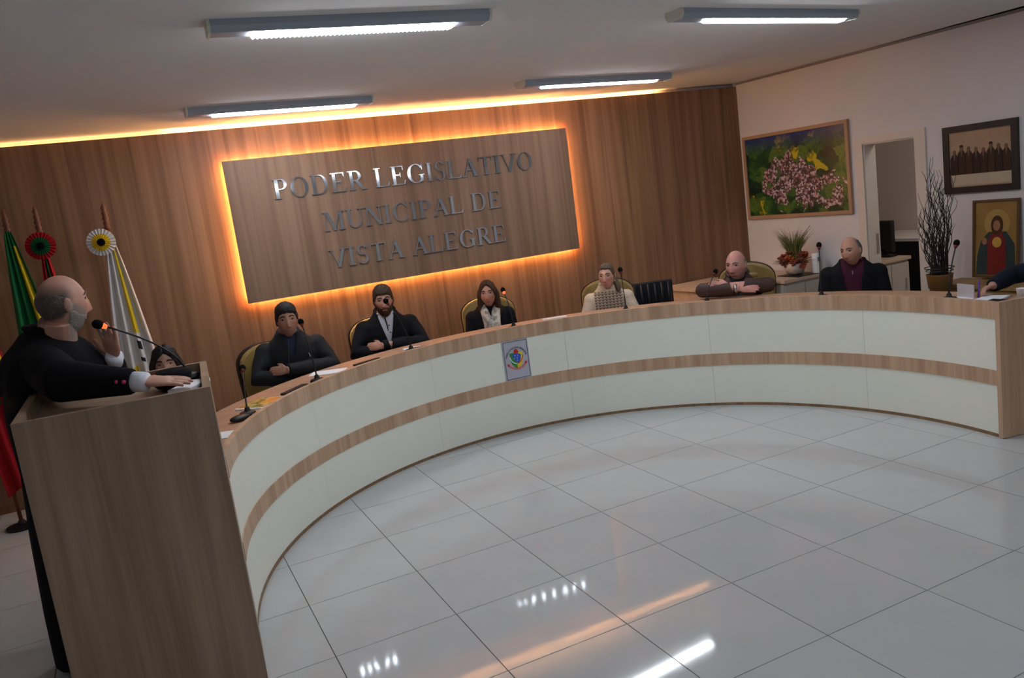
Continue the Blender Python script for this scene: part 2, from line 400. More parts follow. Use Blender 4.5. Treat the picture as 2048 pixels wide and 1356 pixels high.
for a in (A0, A1):
    r = math.radians(a); n = Vector((-math.sin(r), math.cos(r), 0))*(1 if a < 90 else -1)
    d = Vector((math.cos(r), math.sin(r), 0)); bm = B()
    c0 = Vector((DC[0], DC[1], 0)); rows = []
    for rr in ((RI-.006 if a < 90 else RI+.012), 2.83):
        for off in (0, -.035): rows.append((c0+d*rr+n*off))
    v = [bm.verts.new((p.x, p.y, z)) for z in (0.004, .903) for p in (rows[0], rows[1], rows[3], rows[2])]
    for q in ((3,2,1,0),(4,5,6,7),(0,1,5,4),(1,2,6,5),(2,3,7,6),(3,0,4,7)): bm.faces.new([v[i] for i in q])
    DL(obj('end_panel', bm, M_DESKWOOD, desk))
# coat of arms plate on the desk front
ang = math.atan2(2.60-DC[1], .40-DC[0])
def onarc(r, a): return (DC[0]+r*math.cos(a), DC[1]+r*math.sin(a))
ea = math.radians(85.1)
ex, ey = onarc(RI+.004, ea)
em = thing('crest_plate', 'grey plate with a colourful coat of arms on the desk front', 'plaque', (ex, ey, .62), ea-PI/2)
W2, H2 = .107, .160
M_PLATE = mat('plate_grey', (186,186,200), .45, .4); M_INK = mat('ink_dark', (45,55,72), .6, .2)
bm = B(); box(bm, -W2-.008, W2+.008, -.010, -.001, -H2-.008, H2+.008); obj('plate', bm, M_PLATE, em)
bm = B()
for a in ((-W2, W2, -H2, -H2+.004), (-W2, W2, H2-.004, H2), (-W2, -W2+.004, -H2, H2), (W2-.004, W2, -H2, H2)): box(bm, a[0], a[1], -.0115, -.0095, a[2], a[3])
obj('border', bm, M_INK, em)
def flat(name, poly, col, lay, parent=em, s=1.0):
    bm = B(); prism(bm, [(x*s, z*s) for x, z in poly], -.0115-.0008*lay, -.0095); return obj(name, bm, mat('ink_%d_%d_%d' % col, col, .6, .2), parent)
def arcband(cx, cz, r0, r1, a0, a1, n=14):
    o = [(cx+r0*math.cos(math.radians(a0+(a1-a0)*i/n)), cz+r0*math.sin(math.radians(a0+(a1-a0)*i/n))) for i in range(n+1)]
    return o+[(cx+r1*math.cos(math.radians(a1+(a0-a1)*i/n)), cz+r1*math.sin(math.radians(a1+(a0-a1)*i/n))) for i in range(n+1)]
GREEN, YEL, BLU, RED, WHT = (58,140,60), (232,208,40), (62,92,200), (205,50,45), (240,240,245)
flat('shield_left', [(-.058,.062),(0,.062),(0,-.072),(-.025,-.058),(-.045,-.034),(-.056,0)], GREEN, 1)
flat('shield_right', [(0,.062),(.058,.062),(.056,0),(.045,-.034),(.025,-.058),(0,-.072)], YEL, 1)
flat('shield_field', [(-.038,.045),(0,.058),(.042,.042),(.034,.0),(.012,-.036),(0,-.02),(-.022,.0)], BLU, 2)
flat('left_stroke', arcband(.012,.035,.066,.073,185,262), WHT, 3)
flat('right_stroke', arcband(-.014,.035,.066,.073,-82,0), RED, 3)
for sx, sz in ((-.012,.036),(.014,.036),(-.02,.014),(.006,.016),(.004,-.004)):
    flat('star', [(sx+.0055*(1 if q % 2 == 0 else .45)*math.sin(q*PI/5), sz+.0055*(1 if q % 2 == 0 else .45)*math.cos(q*PI/5)) for q in range(10)], WHT, 4)
flat('helmet', [(-.02,.056),(.022,.056),(.02,.075),(.010,.090),(-.004,.092),(-.016,.082)], RED, 3)
flat('ribbon', arcband(0,.03,.098,.112,218,322,18), RED, 2); flat('ribbon_line', arcband(0,.03,.103,.107,226,314,18), (235,200,190), 3)
flat('ribbon_end', [(-.088,-.022),(-.07,-.028),(-.066,-.046),(-.084,-.042)], RED, 3); flat('ribbon_end', [(.088,-.022),(.07,-.028),(.066,-.046),(.084,-.042)], RED, 3)
txt = 'PODER LEGISLATIVO MUNICIPAL'; tw = text_width(txt); acc = 0; bm = B()
for c in txt:
    wd = .38 if c == ' ' else GL[c][1]
    if c != ' ':
        a = math.radians(172-164*(acc+wd/2)/tw); k = .0155
        for poly in GL[c][0]:
            pp = []
            for px, pz in poly:
                rr = .083+pz*k; off = (px-wd/2)*k*.95
                pp.append((rr*math.cos(a)+off*math.sin(a), .014+rr*math.sin(a)-off*math.cos(a)))
            prism(bm, pp, -.0118, -.0095)
    acc += wd
obj('lettering', bm, M_INK, em)

# ------------------------------------------------------------------ microphones
def microphone(base, bend, head, lit, label, name='desk_microphone', bz=.8605):
    b = Vector(base); h = Vector(head); t = thing(name, label, 'microphone', (b.x, b.y, bz), 0, 'gooseneck microphones')
    h = h-Vector((b.x, b.y, bz)); mid = Vector(bend)-Vector((b.x, b.y, bz)) if bend else Vector((h.x*.12, h.y*.12, h.z*.55))
    bm = B(); lathe(bm, [(.05, 0), (.052, .006), (.045, .02), (.02, .026), (.012, .05)], seg=20); obj('base', bm, M_BLACKPL, t, smooth=False)
    pts = []; p0 = Vector((0, 0, .04))
    for i in range(13):
        s = i/12; pts.append(p0*(1-s)**2+mid*2*s*(1-s)+h*s*s)
    bm = B(); tube(bm, pts, [.0055]*4+[.0042]*9, 8); obj('gooseneck', bm, M_BLACKPL, t, smooth=True)
    d = (pts[-1]-pts[-2]).normalized()
    bm = B(); tube(bm, [h-d*.008, h+d*.004, h+d*.012], [.008, .0125, .0125], 14); obj('indicator_ring', bm, M_REDLIT if lit else M_REDDULL, t, smooth=True)
    bm = B(); tube(bm, [h+d*.012, h+d*.018, h+d*.032, h+d*.046, h+d*.054], [.014, .019, .021, .017, .007], 16); obj('foam_windscreen', bm, M_FOAM, t, smooth=True)
    return t
mics = [((-1.823, 1.61), (-1.783, 1.84, 1.10), 0, 'slim gooseneck microphone at the empty desk place with magazine, next to the lectern'),
        ((-1.26, 2.22), (-1.277, 2.335, 1.26), 0, 'gooseneck microphone in front of the dark-haired man in black quilted jacket'),
        ((-.41, 2.64), (-.515, 2.725, 1.26), 0, 'gooseneck microphone in front of the bearded man with white shirt'),
        ((.55, 2.73), (.548, 2.83, 1.165), 1, 'gooseneck microphone with red lit ring before the woman wearing a scarf'),
        ((1.50, 2.43), (1.54, 2.515, 1.19), 0, 'gooseneck microphone before the woman in the knitted sweater'),
        ((2.04, 2.00), (2.162, 2.03, 1.09), 0, 'gooseneck microphone before the bald man with brown jacket'),
        ((2.565, 1.24), (2.645, 1.31, 1.24), 0, 'gooseneck microphone before the man in maroon top'),
        ((2.76, .27), (2.87, .287, 1.215), 0, 'gooseneck microphone near the pot of curly twigs, by the writing hand')]
for bs, hd, lit, lb in mics: microphone((bs[0], bs[1], 0), None, hd, lit, lb)

# ------------------------------------------------------------------ papers and small things on the desk
def sheet(name, x, y, z, w, d, rot, label, cat, M=M_PAPER, h=.004):
    bm = B(); box(bm, -w/2, w/2, -d/2, d/2, 0, h); return tag(obj(name, bm, M, None, loc=(x, y, z), rotz=rot), label, cat)
WT = .8603
sheet('paper_sheet', -1.12, 2.49, WT, .26, .16, -.45, 'white paper sheets before the dark-haired man in quilted jacket', 'paper')
sheet('paper_sheet', -2.02, 1.20, WT, .16, .12, 1.2, 'small white paper at the desk end hidden by the lectern', 'paper')
sheet('notepad', -.36, 2.77, WT, .15, .09, -.15, 'white notepad before the bearded man with white shirt', 'notepad', h=.008)
sheet('phone', -.28, 2.72, WT, .15, .075, -.15, 'black phone beside the white notepad', 'phone', M_BLACKPL, .009)
sheet('folder', .985, 2.80, WT, .22, .06, -.28, 'closed white folder between the two seated women', 'folder', h=.012)
sheet('paper_sheet', 2.86, .03, WT, .21, .15, .2, 'white form under the writing hand', 'paper', h=.012)
sheet('notebook', 2.76, -.10, WT, .12, .16, .1, 'black notebook beside the white form', 'notebook', M_BLACKPL, .016)
sheet('folder', -1.45, 2.07, WT, .26, .05, .8, 'narrow black folder lying along the desk rim before the quilted jacket man', 'folder', M_BLACKPL, .014)
sheet('folder', -.80, 2.57, WT, .24, .04, .42, 'narrow dark folder lying along the desk rim between the two men with crossed arms', 'folder', M_BLACKPL, .012)
mg = thing('magazine', 'open glossy magazine with green and orange cover on the desk', 'magazine', (-1.71, 1.85, WT), .85)
bm = B(); box(bm, -.14, .14, -.10, .10, 0, .010); obj('pages', bm, M_PAPER, mg)
def coverM():
    M = bpy.data.materials.new('magazine_cover'); M.use_nodes = True; nt = M.node_tree; b = nt.nodes['Principled BSDF']
    tc = nt.nodes.new('ShaderNodeTexCoord'); n = nt.nodes.new('ShaderNodeTexNoise'); n.inputs['Scale'].default_value = 9
    cr = nt.nodes.new('ShaderNodeValToRGB'); e = cr.color_ramp.elements; e[0].position = .38; e[0].color = S((70,110,40)); e[1].position = .62; e[1].color = S((225,150,60))
    e2 = cr.color_ramp.elements.new(.5); e2.color = S((200,190,110))
    nt.links.new(tc.outputs['Object'], n.inputs['Vector']); nt.links.new(n.outputs['Fac'], cr.inputs['Fac']); nt.links.new(cr.outputs['Color'], b.inputs['Base Color']); b.inputs['Roughness'].default_value = .2
    return M
bm = B(); box(bm, -.12, .125, -.09, .095, .010, .0125); obj('cover', bm, coverM(), mg)
wl = thing('key_pouch', 'small black leather pouch beside the magazine on the desk', 'pouch', (-1.885, 1.49, WT), .6)
bm = B(); ell(bm, (0, 0, .018), (.07, .045, .018), 18, 8); obj('pouch_body', bm, M_BLACKPL, wl, smooth=True)
bm = B(); tube(bm, [(.05, 0, .02), (.09, .02, .012), (.11, .0, .008)], .005, 8); obj('strap', bm, M_BLACKPL, wl, smooth=True)
nb = thing('acrylic_holder', 'pale acrylic card holder standing on the desk near the twig pot', 'card holder', (2.845, .205, WT), 1.35)
bm = B(); box(bm, -.075, .075, -.03, .03, 0, .008); obj('foot', bm, M_PAPER, nb)
bm = B(); box(bm, -.075, .075, -.004, .004, .008, .10); obj('card', bm, mat('card_pale', (196,192,198), .3, .4), nb)
cup = thing('paper_cup', 'small white cup at the desk end beside the writing arm', 'cup', (2.93, -.13, WT))
bm = B(); lathe(bm, [(.022, 0), (.03, .07), (.031, .072), (.028, .07), (.021, .006)], seg=20); obj('cup_wall', bm, M_PAPER, cup, smooth=True)

# ------------------------------------------------------------------ lectern
LZ = 1.35
lec = thing('lectern', 'tall wooden lectern with recessed slanted top tray', 'lectern', (-2.472, .024, 0), math.radians(-4.1))
hw, dp, rise, bt = .368, .50, .042, .030
def slab(bm, x0, x1, y0, y1, zb, ztop0, ztop1):
    v = [bm.verts.new(p) for p in ((x0,y0,zb),(x1,y0,zb),(x1,y1,zb),(x0,y1,zb),(x0,y0,ztop0),(x1,y0,ztop0),(x1,y1,ztop1),(x0,y1,ztop1))]
    for q in ((3,2,1,0),(4,5,6,7),(0,1,5,4),(1,2,6,5),(2,3,7,6),(3,0,4,7)): bm.faces.new([v[i] for i in q])
bm = B(); slab(bm, -hw, hw, 0, .018, 0, LZ, LZ+rise*.036); obj('front_panel', bm, M_LECTWOOD, lec)
for s in (-1, 1):
    bm = B(); xa, xb = sorted((s*hw, s*(hw-bt))); slab(bm, xa, xb, .018, dp, 0, LZ+rise*.036, LZ+rise); obj('side_panel', bm, M_LECTWOOD, lec)
M_TRAY = wood('tray_wood', (150,124,102), (176,150,128), .8, 12, 12)
bm = B(); slab(bm, -hw+bt, hw-bt, .018, dp-.02, LZ-.10, LZ-.052, LZ-.052+rise*.95); obj('tray', bm, M_TRAY, lec)
bm = B(); slab(bm, -hw+bt, hw-bt, dp-.02, dp, LZ-.12, LZ+rise*.96, LZ+rise); obj('back_rail', bm, M_LECTWOOD, lec)
def trayz(y): return LZ-.052+rise*.95*y/.48
lm = math.radians(-4.1)
def lecp(x, y, z=0): return (-2.472+x*math.cos(lm)-y*math.sin(lm), .024+x*math.sin(lm)+y*math.cos(lm), z)
# black cap with red button
cx, cy, _ = lecp(.215, .30); capz = trayz(.30)+.008
cp = thing('felt_hat', 'round black felt hat with a red button lying in the lectern tray', 'hat', (cx, cy, capz))
bm = B(); lathe(bm, [(.066, .003), (.080, .02), (.087, .05), (.082, .066), (.055, .078), (.001, .082)], seg=28); obj('crown', bm, mat('cap_felt', (20,19,22), .9, .1), cp, smooth=True)
bm = B(); ell(bm, (-.07, -.055, .072), (.010, .010, .007), 10, 6); obj('button', bm, mat('red_thread', (170,30,40), .8, .2), cp, smooth=True)
px_, py_, _ = lecp(.285, .20)
sheet('paper_sheet', px_, py_, trayz(.20)+.016, .10, .20, -.5, 'folded white paper in the lectern tray under the hand', 'paper', h=.014)
lb = lecp(.278, .42)
microphone((lb[0], lb[1], 0), (-2.20, .46, 1.50), (-2.455, .40, 1.637), 1, 'gooseneck microphone with lit red ring rising from the lectern', 'lectern_microphone', trayz(.45)+.003)

# ------------------------------------------------------------------ people: head and bodies
def head_verts(k=1.0, jaw=1.0, nu=112, nv=84, fat=0):
    th = np.linspace(0, PI, nv+1)[1:-1]; ph = np.linspace(0, 2*PI, nu, endpoint=False)
    TH, PH = np.meshgrid(th, ph, indexing='ij')
    d = np.stack([np.sin(TH)*np.cos(PH), np.sin(TH)*np.sin(PH), np.cos(TH)], -1).reshape(-1, 3)
    d = np.vstack([[0, 0, 1], d, [0, 0, -1]])
    p = d*np.array([.077, .098, .120])
    x, y, z = p.T.copy()
    low = np.clip(-z/.12, 0, 1)
    x = x*(1-(.26-fat*.2)*low**1.3*jaw)
    y = np.where(y > 0, y*(1-.45*low), y*(1-.05*low))
    front = np.clip(-d[:, 1], 0, 1)**1.5
    g = lambda a, s: np.exp(-(a/s)**2)
    prof = np.interp(z, [-.048, -.040, -.030, .018, .035], [0, .019, .024, .006, 0])
    y -= prof*g(x, .0135)*front
    y -= .007*g(x, .022)*g(z+.036, .008)*front          # nose wings
    for s in (-1, 1):
        y += .011*g(x-s*.032, .017)*g(z-.014, .011)*front
        y -= .006*g(x-s*.03, .024)*g(z-.036, .008)*front
        y -= .004*g(x-s*.045, .02)*g(z+.02, .018)*front
    y -= .006*g(x, .024)*g(z+.064, .011)*front
    y += .005*g(x, .022)*g(z+.065, .003)*front
    y += .004*g(x, .03)*g(z+.082, .008)*front
    y -= .009*g(x, .026)*g(z+.103, .016)*front
    P = np.stack([x, y, z], -1)*k
    faces = []
    for j in range(nu): faces.append((0, 1+j, 1+(j+1)%nu))
    for i in range(nv-2):
        for j in range(nu):
            a = 1+i*nu+j; b = 1+i*nu+(j+1)%nu; faces.append((a, a+nu, b+nu, b))
    last = len(P)-1; o = 1+(nv-2)*nu
    for j in range(nu): faces.append((last, o+(j+1)%nu, o+j))
    return P, d, faces
def add_pyd(bm, P, faces, M):
    vs = [bm.verts.new(M @ Vector(p)) for p in P]
    for f in faces: bm.faces.new([vs[i] for i in f])
def face_y(P, x, z):
    c = P[P[:, 1] < 0]; i = np.argmin((c[:, 0]-x)**2+(c[:, 2]-z)**2); return c[i, 1]

def hand(bm, wrist, direc, back, side, curl=.5, k=1.0, spread=.0, thumb_out=.6):
    """side +1/-1 chooses which way the thumb leaves the palm"""
    f = Vector(direc).normalized(); n = Vector(back); n = (n-f*n.dot(f)).normalized(); s = f.cross(n)*side; W = Vector(wrist)
    R = Matrix((s, f, n)).transposed()
    ell(bm, W+f*.048*k, (.040*k, .058*k, .016*k), 16, 10, rot=R)
    ell(bm, W+f*.072*k, (.041*k, .030*k, .0135*k), 16, 10, rot=R)
    for i, (off, ln) in enumerate(((.030, .92), (.0105, 1.0), (-.0095, .95), (-.029, .76))):
        b = W+f*(.088-.006*abs(i-1.2))*k+s*off*k; ang = 0; pts = [b-f*.015*k, b]; dirv = f+s*(off*spread*8)
        for seg, a in zip((.044, .027, .021), (.55, .9, .6)):
            ang += curl*a; b = b+(dirv*math.cos(ang)-n*math.sin(ang)).normalized()*seg*ln*k; pts.append(b)
        tube(bm, pts, [.0088*k, .0092*k, .0085*k, .0078*k, .0058*k], 9)
    b = W+f*.022*k+s*.028*k; d1 = (f*.75+s*thumb_out-n*.25).normalized(); d2 = (f*.95+s*thumb_out*.3-n*.35).normalized()
    tube(bm, [W+f*.012*k+s*.012*k, b, b+d1*.036*k, b+d1*.036*k+d2*.03*k, b+d1*.036*k+d2*.05*k], [.014*k, .0145*k, .011*k, .0098*k, .007*k], 9)

def skin(name, col):
    if name in MATS: return MATS[name]
    M = bpy.data.materials.new(name); M.use_nodes = True; nt = M.node_tree; b = nt.nodes['Principled BSDF']; N = nt.nodes.new; L = nt.links.new
    at = N('ShaderNodeAttribute'); at.attribute_name = 'tint'; tc = N('ShaderNodeTexCoord'); n = N('ShaderNodeTexNoise'); n.inputs['Scale'].default_value = 30; n.inputs['Detail'].default_value = 4
    L(tc.outputs['Object'], n.inputs['Vector']); mr = N('ShaderNodeMapRange'); mr.inputs[3].default_value = .9; mr.inputs[4].default_value = 1.1; L(n.outputs['Fac'], mr.inputs[0])
    mx = N('ShaderNodeVectorMath'); mx.operation = 'SCALE'; L(at.outputs['Color'], mx.inputs[0]); L(mr.outputs[0], mx.inputs['Scale']); L(mx.outputs[0], b.inputs['Base Color'])
    b.inputs['Roughness'].default_value = .5; b.inputs['Specular IOR Level'].default_value = .35
    MATS[name] = M; return M
def tint(me, HM, k, base, paints):
    n = len(me.vertices); co = np.empty(n*3); me.vertices.foreach_get('co', co); co = co.reshape(-1, 3)
    Mi = np.array(HM.inverted()); q = (co @ Mi[:3, :3].T+Mi[:3, 3])/k
    col = np.tile(np.array(S(base)[:3]), (n, 1)); x, y, z = q.T
    ck = sum(np.exp(-((x-sx*.046)/.024)**2-((z+.022)/.022)**2) for sx in (-1, 1))*(y < -.03)*.35+np.exp(-(x/.016)**2-((z+.032)/.014)**2)*(y < -.08)*.35
    paints = [(lambda Q: ck, tuple(int(v) for v in (base[0], base[1]*.74, base[2]*.74)))]+list(paints)
    for fn, c in paints:
        m_ = np.clip(fn(q), 0, 1)*(np.abs(x) < .12)*(np.abs(y) < .14)*(np.abs(z) < .15); col = col*(1-m_[:, None])+np.array(S(c)[:3])*m_[:, None]
    a = me.color_attributes.new('tint', 'FLOAT_COLOR', 'POINT'); a.data.foreach_set('color', np.c_[col, np.ones(n)].ravel())
def stub_fringe(top=.05, amt=.85):
    def f(q):
        x, y, z = q.T; lo = np.interp(y, [-.03, 0, .03, .1], [.03, -.01, -.055, -.075])
        return amt*ss(z-lo, -.012, .012)*(1-ss(z, top-.02, top+.045))*ss(y, -.035, .015)*(np.abs(x) < .080)
    return f
def stub_beard(amt=.8, top=0):
    def f(q):
        x, y, z = q.T; cheek = np.interp(np.abs(x), [0, .02, .035, .06, .08], [-.043, -.044, -.046, -.015, .015])+top
        return amt*(1-ss(z-cheek, -.018, .008))*(1-ss(y, -.01, .03))*(1-np.exp(-(x/.024)**2-((z+.065)/.009)**2))
    return f
def hairmat(name, col=(40,34,30), rough=.55):
    return mat(name, col, rough, .3, var=.35, vscale=60, bump=.5, bscale=140)
M_EYEW = mat('eye_white', (176,166,160), .25, .5); M_IRIS = mat('iris_dark', (32,22,18), .2, .5)

def head_parts(root, HM, P, d, faces, skinc, hair_fn, hair_mat, brow_mat, beard_fn=None, beard_mat=None, lips=(158,104,94)):
    """HM: head matrix in person space; children: eyes, eyebrows, mouth, hair, beard"""
    k = np.abs(P[:, 2]).max()/.12
    for s in (-1, 1):
        yy = face_y(P, s*.032*k, .014*k)
        bm = B(); ell(bm, (s*.032*k, yy+.0035*k, .013*k), (.0142*k, .0075*k, .0056*k), 14, 8); ell(bm, (s*.032*k, yy-.0012*k, .0135*k), (.0066*k, .0045*k, .0058*k), 10, 6, mi=1)
        tube(bm, [(s*.017*k, yy+.001*k, .0155*k), (s*.026*k, yy-.004*k, .0200*k), (s*.036*k, yy-.004*k, .0200*k), (s*.047*k, yy+.003*k, .0145*k)], .0022*k, 6, mi=1)
        for v in bm.verts: v.co = HM @ v.co
        obj('eye', bm, [M_EYEW, M_IRIS], root, smooth=True)
        bm = B(); pts = []
        for q in range(6):
            xx = s*(.013+.041*q/5)*k; zz = (.035+.006*math.sin(PI*min(1, q/4))-.004*(q == 5))*k
            pts.append(HM @ Vector((xx, face_y(P, xx, zz)-.0005*k, zz)))
        tube(bm, pts, [.003*k, .0045*k, .0048*k, .0042*k, .0034*k, .002*k], 8); obj('eyebrow', bm, brow_mat, root, smooth=True)
    bm = B(); yy = face_y(P, 0, -.065*k)
    for zz, hh in ((-.0610, .0032), (-.0680, .0038)):
        ell(bm, (0, yy+.001*k, zz*k), (.0235*k, .0065*k, hh*k), 18, 8)
    for v in bm.verts:
        v.co.y += abs(v.co.x/.0235/k)**2*.008*k; v.co = HM @ v.co
    obj('mouth', bm, mat('lips_%d_%d_%d' % lips, lips, .5, .35), root, smooth=True)
    for nm, fn, mt in (('hair', hair_fn, hair_mat), ('beard', beard_fn, beard_mat)):
        if fn is None: continue
        mk, thk = fn(P/k, d)
        off = thk*mk-.007*(1-mk)
        Q = P+(d/np.linalg.norm(d*np.array([1/.077, 1/.098, 1/.12]), axis=1)[:, None]*0+d)*off[:, None]*k
        Q = Q+np.random.normal(0, .0007, Q.shape)*mk[:, None]
        bm = B(); add_pyd(bm, Q, faces, HM); obj(nm, bm, mt, root, smooth=True)

def ss(a, lo, hi):
    t = np.clip((a-lo)/(hi-lo), 0, 1); return t*t*(3-2*t)
def wob(P, f, a, seed=0):
    x, y, z = P.T; r = np.random.RandomState(seed); o = 0
    for k in range(5):
        v = r.normal(0, f*(1+k*.7), 3); o = o+np.sin(x*v[0]+y*v[1]+z*v[2]+r.uniform(0, 6))/(1+k*.6)
    return a*o/2
def hair_short(front=.070, th=.016, side=-.015, top=.022, seed=1):
    def f(P, d):
        x, y, z = P.T; ax = np.abs(x)
        fr = front-np.interp(ax, [0, .03, .05, .060, .068], [0, .003, .012, .030, .060])
        sd = np.interp(y, [-.035, -.022, -.012, .005, .018, .04, .1], [.03, .0, side-.02, side+.02, -.03, -.055, -.07])
        line = np.where(y < -.03, fr, np.minimum(fr+.03, sd)) if False else np.where((y < -.022) & (ax < .07), fr, sd)
        m_ = ss(z-line+wob(P, 90, .004, seed), -.006, .008)
        return m_, th*.45+(top-th*.45)*ss(z, .03, .10)+wob(P, 130, .003, seed+3)
    return f
def hair_parted(front=.088, th=.014, seed=2):
    def f(P, d):
        x, y, z = P.T; ax = np.abs(x)
        fr = front-np.interp(ax, [0, .012, .035, .055, .066, .075], [0, .006, .026, .058, .10, .16])
        line = np.where(y < -.005, fr, -.09)
        m_ = ss(z-line+wob(P, 80, .002, seed), -.006, .008)
        return m_, th*(.7+.5*ss(z, .02, .1))-.006*np.exp(-(x/.006)**2)*(z > .05)+wob(P, 120, .002, seed+3)
    return f
def hair_fringe(th=.006, top=.045):
    def f(P, d):   # bald crown, hair around sides and back
        x, y, z = P.T
        lo = np.interp(y, [-.03, 0, .03, .1], [.03, -.01, -.05, -.065]); 
        m_ = ss(z-lo, -.004, .006)*(1-ss(z, top, top+.03))*ss(y, -.015, .005)
        return m_, th+wob(P, 120, .002)
    return f
def beard_full(th=.009, hi=0):
    def f(P, d):
        x, y, z = P.T
        cheek = np.interp(np.abs(x), [0, .02, .035, .06, .08], [-.045, -.046, -.05, -.02-hi, .01-hi])
        m_ = (1-ss(z-cheek, -.008, .004))*(1-ss(y, .0, .02))
        lips_ = np.exp(-(x/.022)**2)*np.exp(-((z+.065)/.009)**2)
        return np.clip(m_-1.2*lips_+wob(P, 100, .10, 3), 0, 1)*(m_ > .02), th*(.5+.7*ss(-z, .06, .11))
    return f

def build_person(label, H, body_to, look, skin_rgb, *, wsc=1.0, lean=.06, arms='crossed', headk=1.0, fat=0, hair=None, hair_m=None, beard=None, beard_m=None,
                 coat=None, vneck=None, shirt=None, extra=None, pitch=0, tilt=0, lips=(158,104,94), voxel=.0055, hands=None, paints=(), drop=.15, fwdo=.09):
    """H head centre (world); body_to / look: world xy the body / face is turned to"""
    H = Vector(H)
    def yaw_to(t): return math.atan2(t[0]-H.x, -(t[1]-H.y))
    by = yaw_to(body_to); hy = yaw_to(look)-by
    fwd = Vector((math.sin(by), -math.cos(by), 0))
    org = Vector((H.x, H.y, 0))-fwd*fwdo
    Sz = H.z-drop*headk; hl = Vector((0, -fwdo, H.z))
    sw = .182*wsc
    def rings(inf, top=True):
        R = [(-.52, lean, .175, .125), (-.40, lean*.85, .176+fat*.15, .13+fat*.3), (-.25, lean*.5, .170+fat*.1, .122+fat*.25), (-.12, lean*.18, .184, .112), (-.05, .0, .172, .094), (.0, 0, .132, .080), (.035, 0, .092, .070)]
        if top: R.append((.065, -.004, .066, .06))
        return [(0, yy, Sz+zz, rx*wsc+inf, ry*wsc+inf) for zz, yy, rx, ry in R]
    A = {}
    for s in (-1, 1):
        sh = Vector((s*sw, .005, Sz-.072))
        if arms == 'crossed':
            el = Vector((s*.265*wsc, -.10, Sz-.245)); wr = Vector((-s*.055, -.225-(.03 if s < 0 else 0), Sz-.20+(.03 if s > 0 else -.03)))
        elif arms == 'tucked':
            el = Vector((s*.275*wsc, -.10, Sz-.25)); wr = Vector((-.085, -.245, Sz-.20)) if s > 0 else Vector((.03, -.185, Sz-.275))
        elif arms == 'desk':
            el = Vector((s*.265*wsc, -.06, Sz-.27)); wr = Vector((s*.20, -.29, Sz-.30))
        else:
            el = Vector((s*.225*wsc, -.02, Sz-.29)); wr = Vector((s*.13, -.20, Sz-.42))
        A[s] = (sh, el, wr)
    if hands and 'wrists' in hands:
        for s, (e_, w_) in hands['wrists'].items(): A[s] = (A[s][0], Vector(e_), Vector(w_))
    # body mesh
    bm = B(); loft(bm, rings(0))
    P, d, faces = head_verts(headk, fat=fat)
    HM = Matrix.Translation(hl) @ Matrix.Rotation(hy, 4, 'Z') @ Matrix.Rotation(tilt, 4, 'Y') @ Matrix.Rotation(pitch, 4, 'X')
    add_pyd(bm, P, faces, HM)
    for s in (-1, 1):   # ears
        ell(bm, HM @ Vector((s*.076*headk, .012*headk, -.002*headk)), (.009*headk, .017*headk, .030*headk), 12, 8, rot=(HM.to_3x3() @ Matrix.Rotation(s*.35, 3, 'Z')))
    nk = HM @ Vector((0, .02*headk, -.07*headk))
    tube(bm, [(0, .012, Sz+.02), (0, .004, Sz+.07), nk], [.074*wsc, .062*wsc, .058*wsc], 18)
    for s in (-1, 1):
        sh, el, wr = A[s]
        ell(bm, sh, (.062*wsc, .062*wsc, .062*wsc), 16, 10)
        tube(bm, [sh, sh.lerp(el, .5), el, el.lerp(wr, .4), wr], [.054*wsc, .049*wsc, .043*wsc, .041*wsc, .028*wsc], 14)
        hd = (wr-el).normalized()
        if hands and 'pose' in hands and s in hands['pose']: hand(bm, wr, *hands['pose'][s])
        elif arms == 'crossed': hand(bm, wr, hd+Vector((0, .05, .1*s)), (0, -1, .35), s if s > 0 else s, .25, .95*wsc)
        elif arms == 'tucked': hand(bm, wr, (-1, .75, .0) if s > 0 else (1, .1, .2), (0, -1, .35), s, .3, .92*wsc)
        elif arms == 'desk': hand(bm, wr, hd+Vector((0, 0, .25)), (0, 0, 1), -s, .35, .95*wsc)
        else: hand(bm, wr, hd, (0, -.5, 1), -s, .4, .95*wsc)
        hipx = s*.09*wsc; kn = (s*.11, lean-.40, Sz-.47)
        tube(bm, [(hipx, lean, Sz-.49), kn], [.085, .06], 14); tube(bm, [kn, (s*.11, lean-.36, .10)], [.06, .042], 14)
        ell(bm, (s*.11, lean-.42, .05), (.045, .12, .045), 14, 8)
    me = remesh(bm, voxel, 2); tint(me, HM, headk, skin_rgb, paints)
    root = obj('person', me, skin('skin', skin_rgb), None, smooth=True, loc=org, rotz=by)
    tag(root, label, 'person', 'seated people at the curved desk')
    head_parts(root, HM, P, d, faces, skin_rgb, hair, hair_m, hair_m if hair_m else M_IRIS, beard, beard_m, lips)
    # garments
    def garment(name, inf, M, top=True, sleeves=True, v=None, collar=None):
        bm = B(); loft(bm, rings(inf, top=False)+([(0, -.002, Sz+.062, .088*wsc+inf*.5, .078*wsc+inf*.5)] if top else []))
        if sleeves:
            for s in (-1, 1):
                sh, el, wr = A[s]; wr2 = wr-(wr-el).normalized()*.012
                ell(bm, sh, (.060*wsc+inf, .062*wsc+inf, .056*wsc+inf), 16, 10)
                tube(bm, [sh, sh.lerp(el, .5), el, el.lerp(wr, .4), wr2], [.056*wsc+inf, .052*wsc+inf, .049*wsc+inf, .045*wsc+inf, .034*wsc+inf*.8], 14)
        me = remesh(bm, .009, 4)
        bm = B(); bm.from_mesh(me)
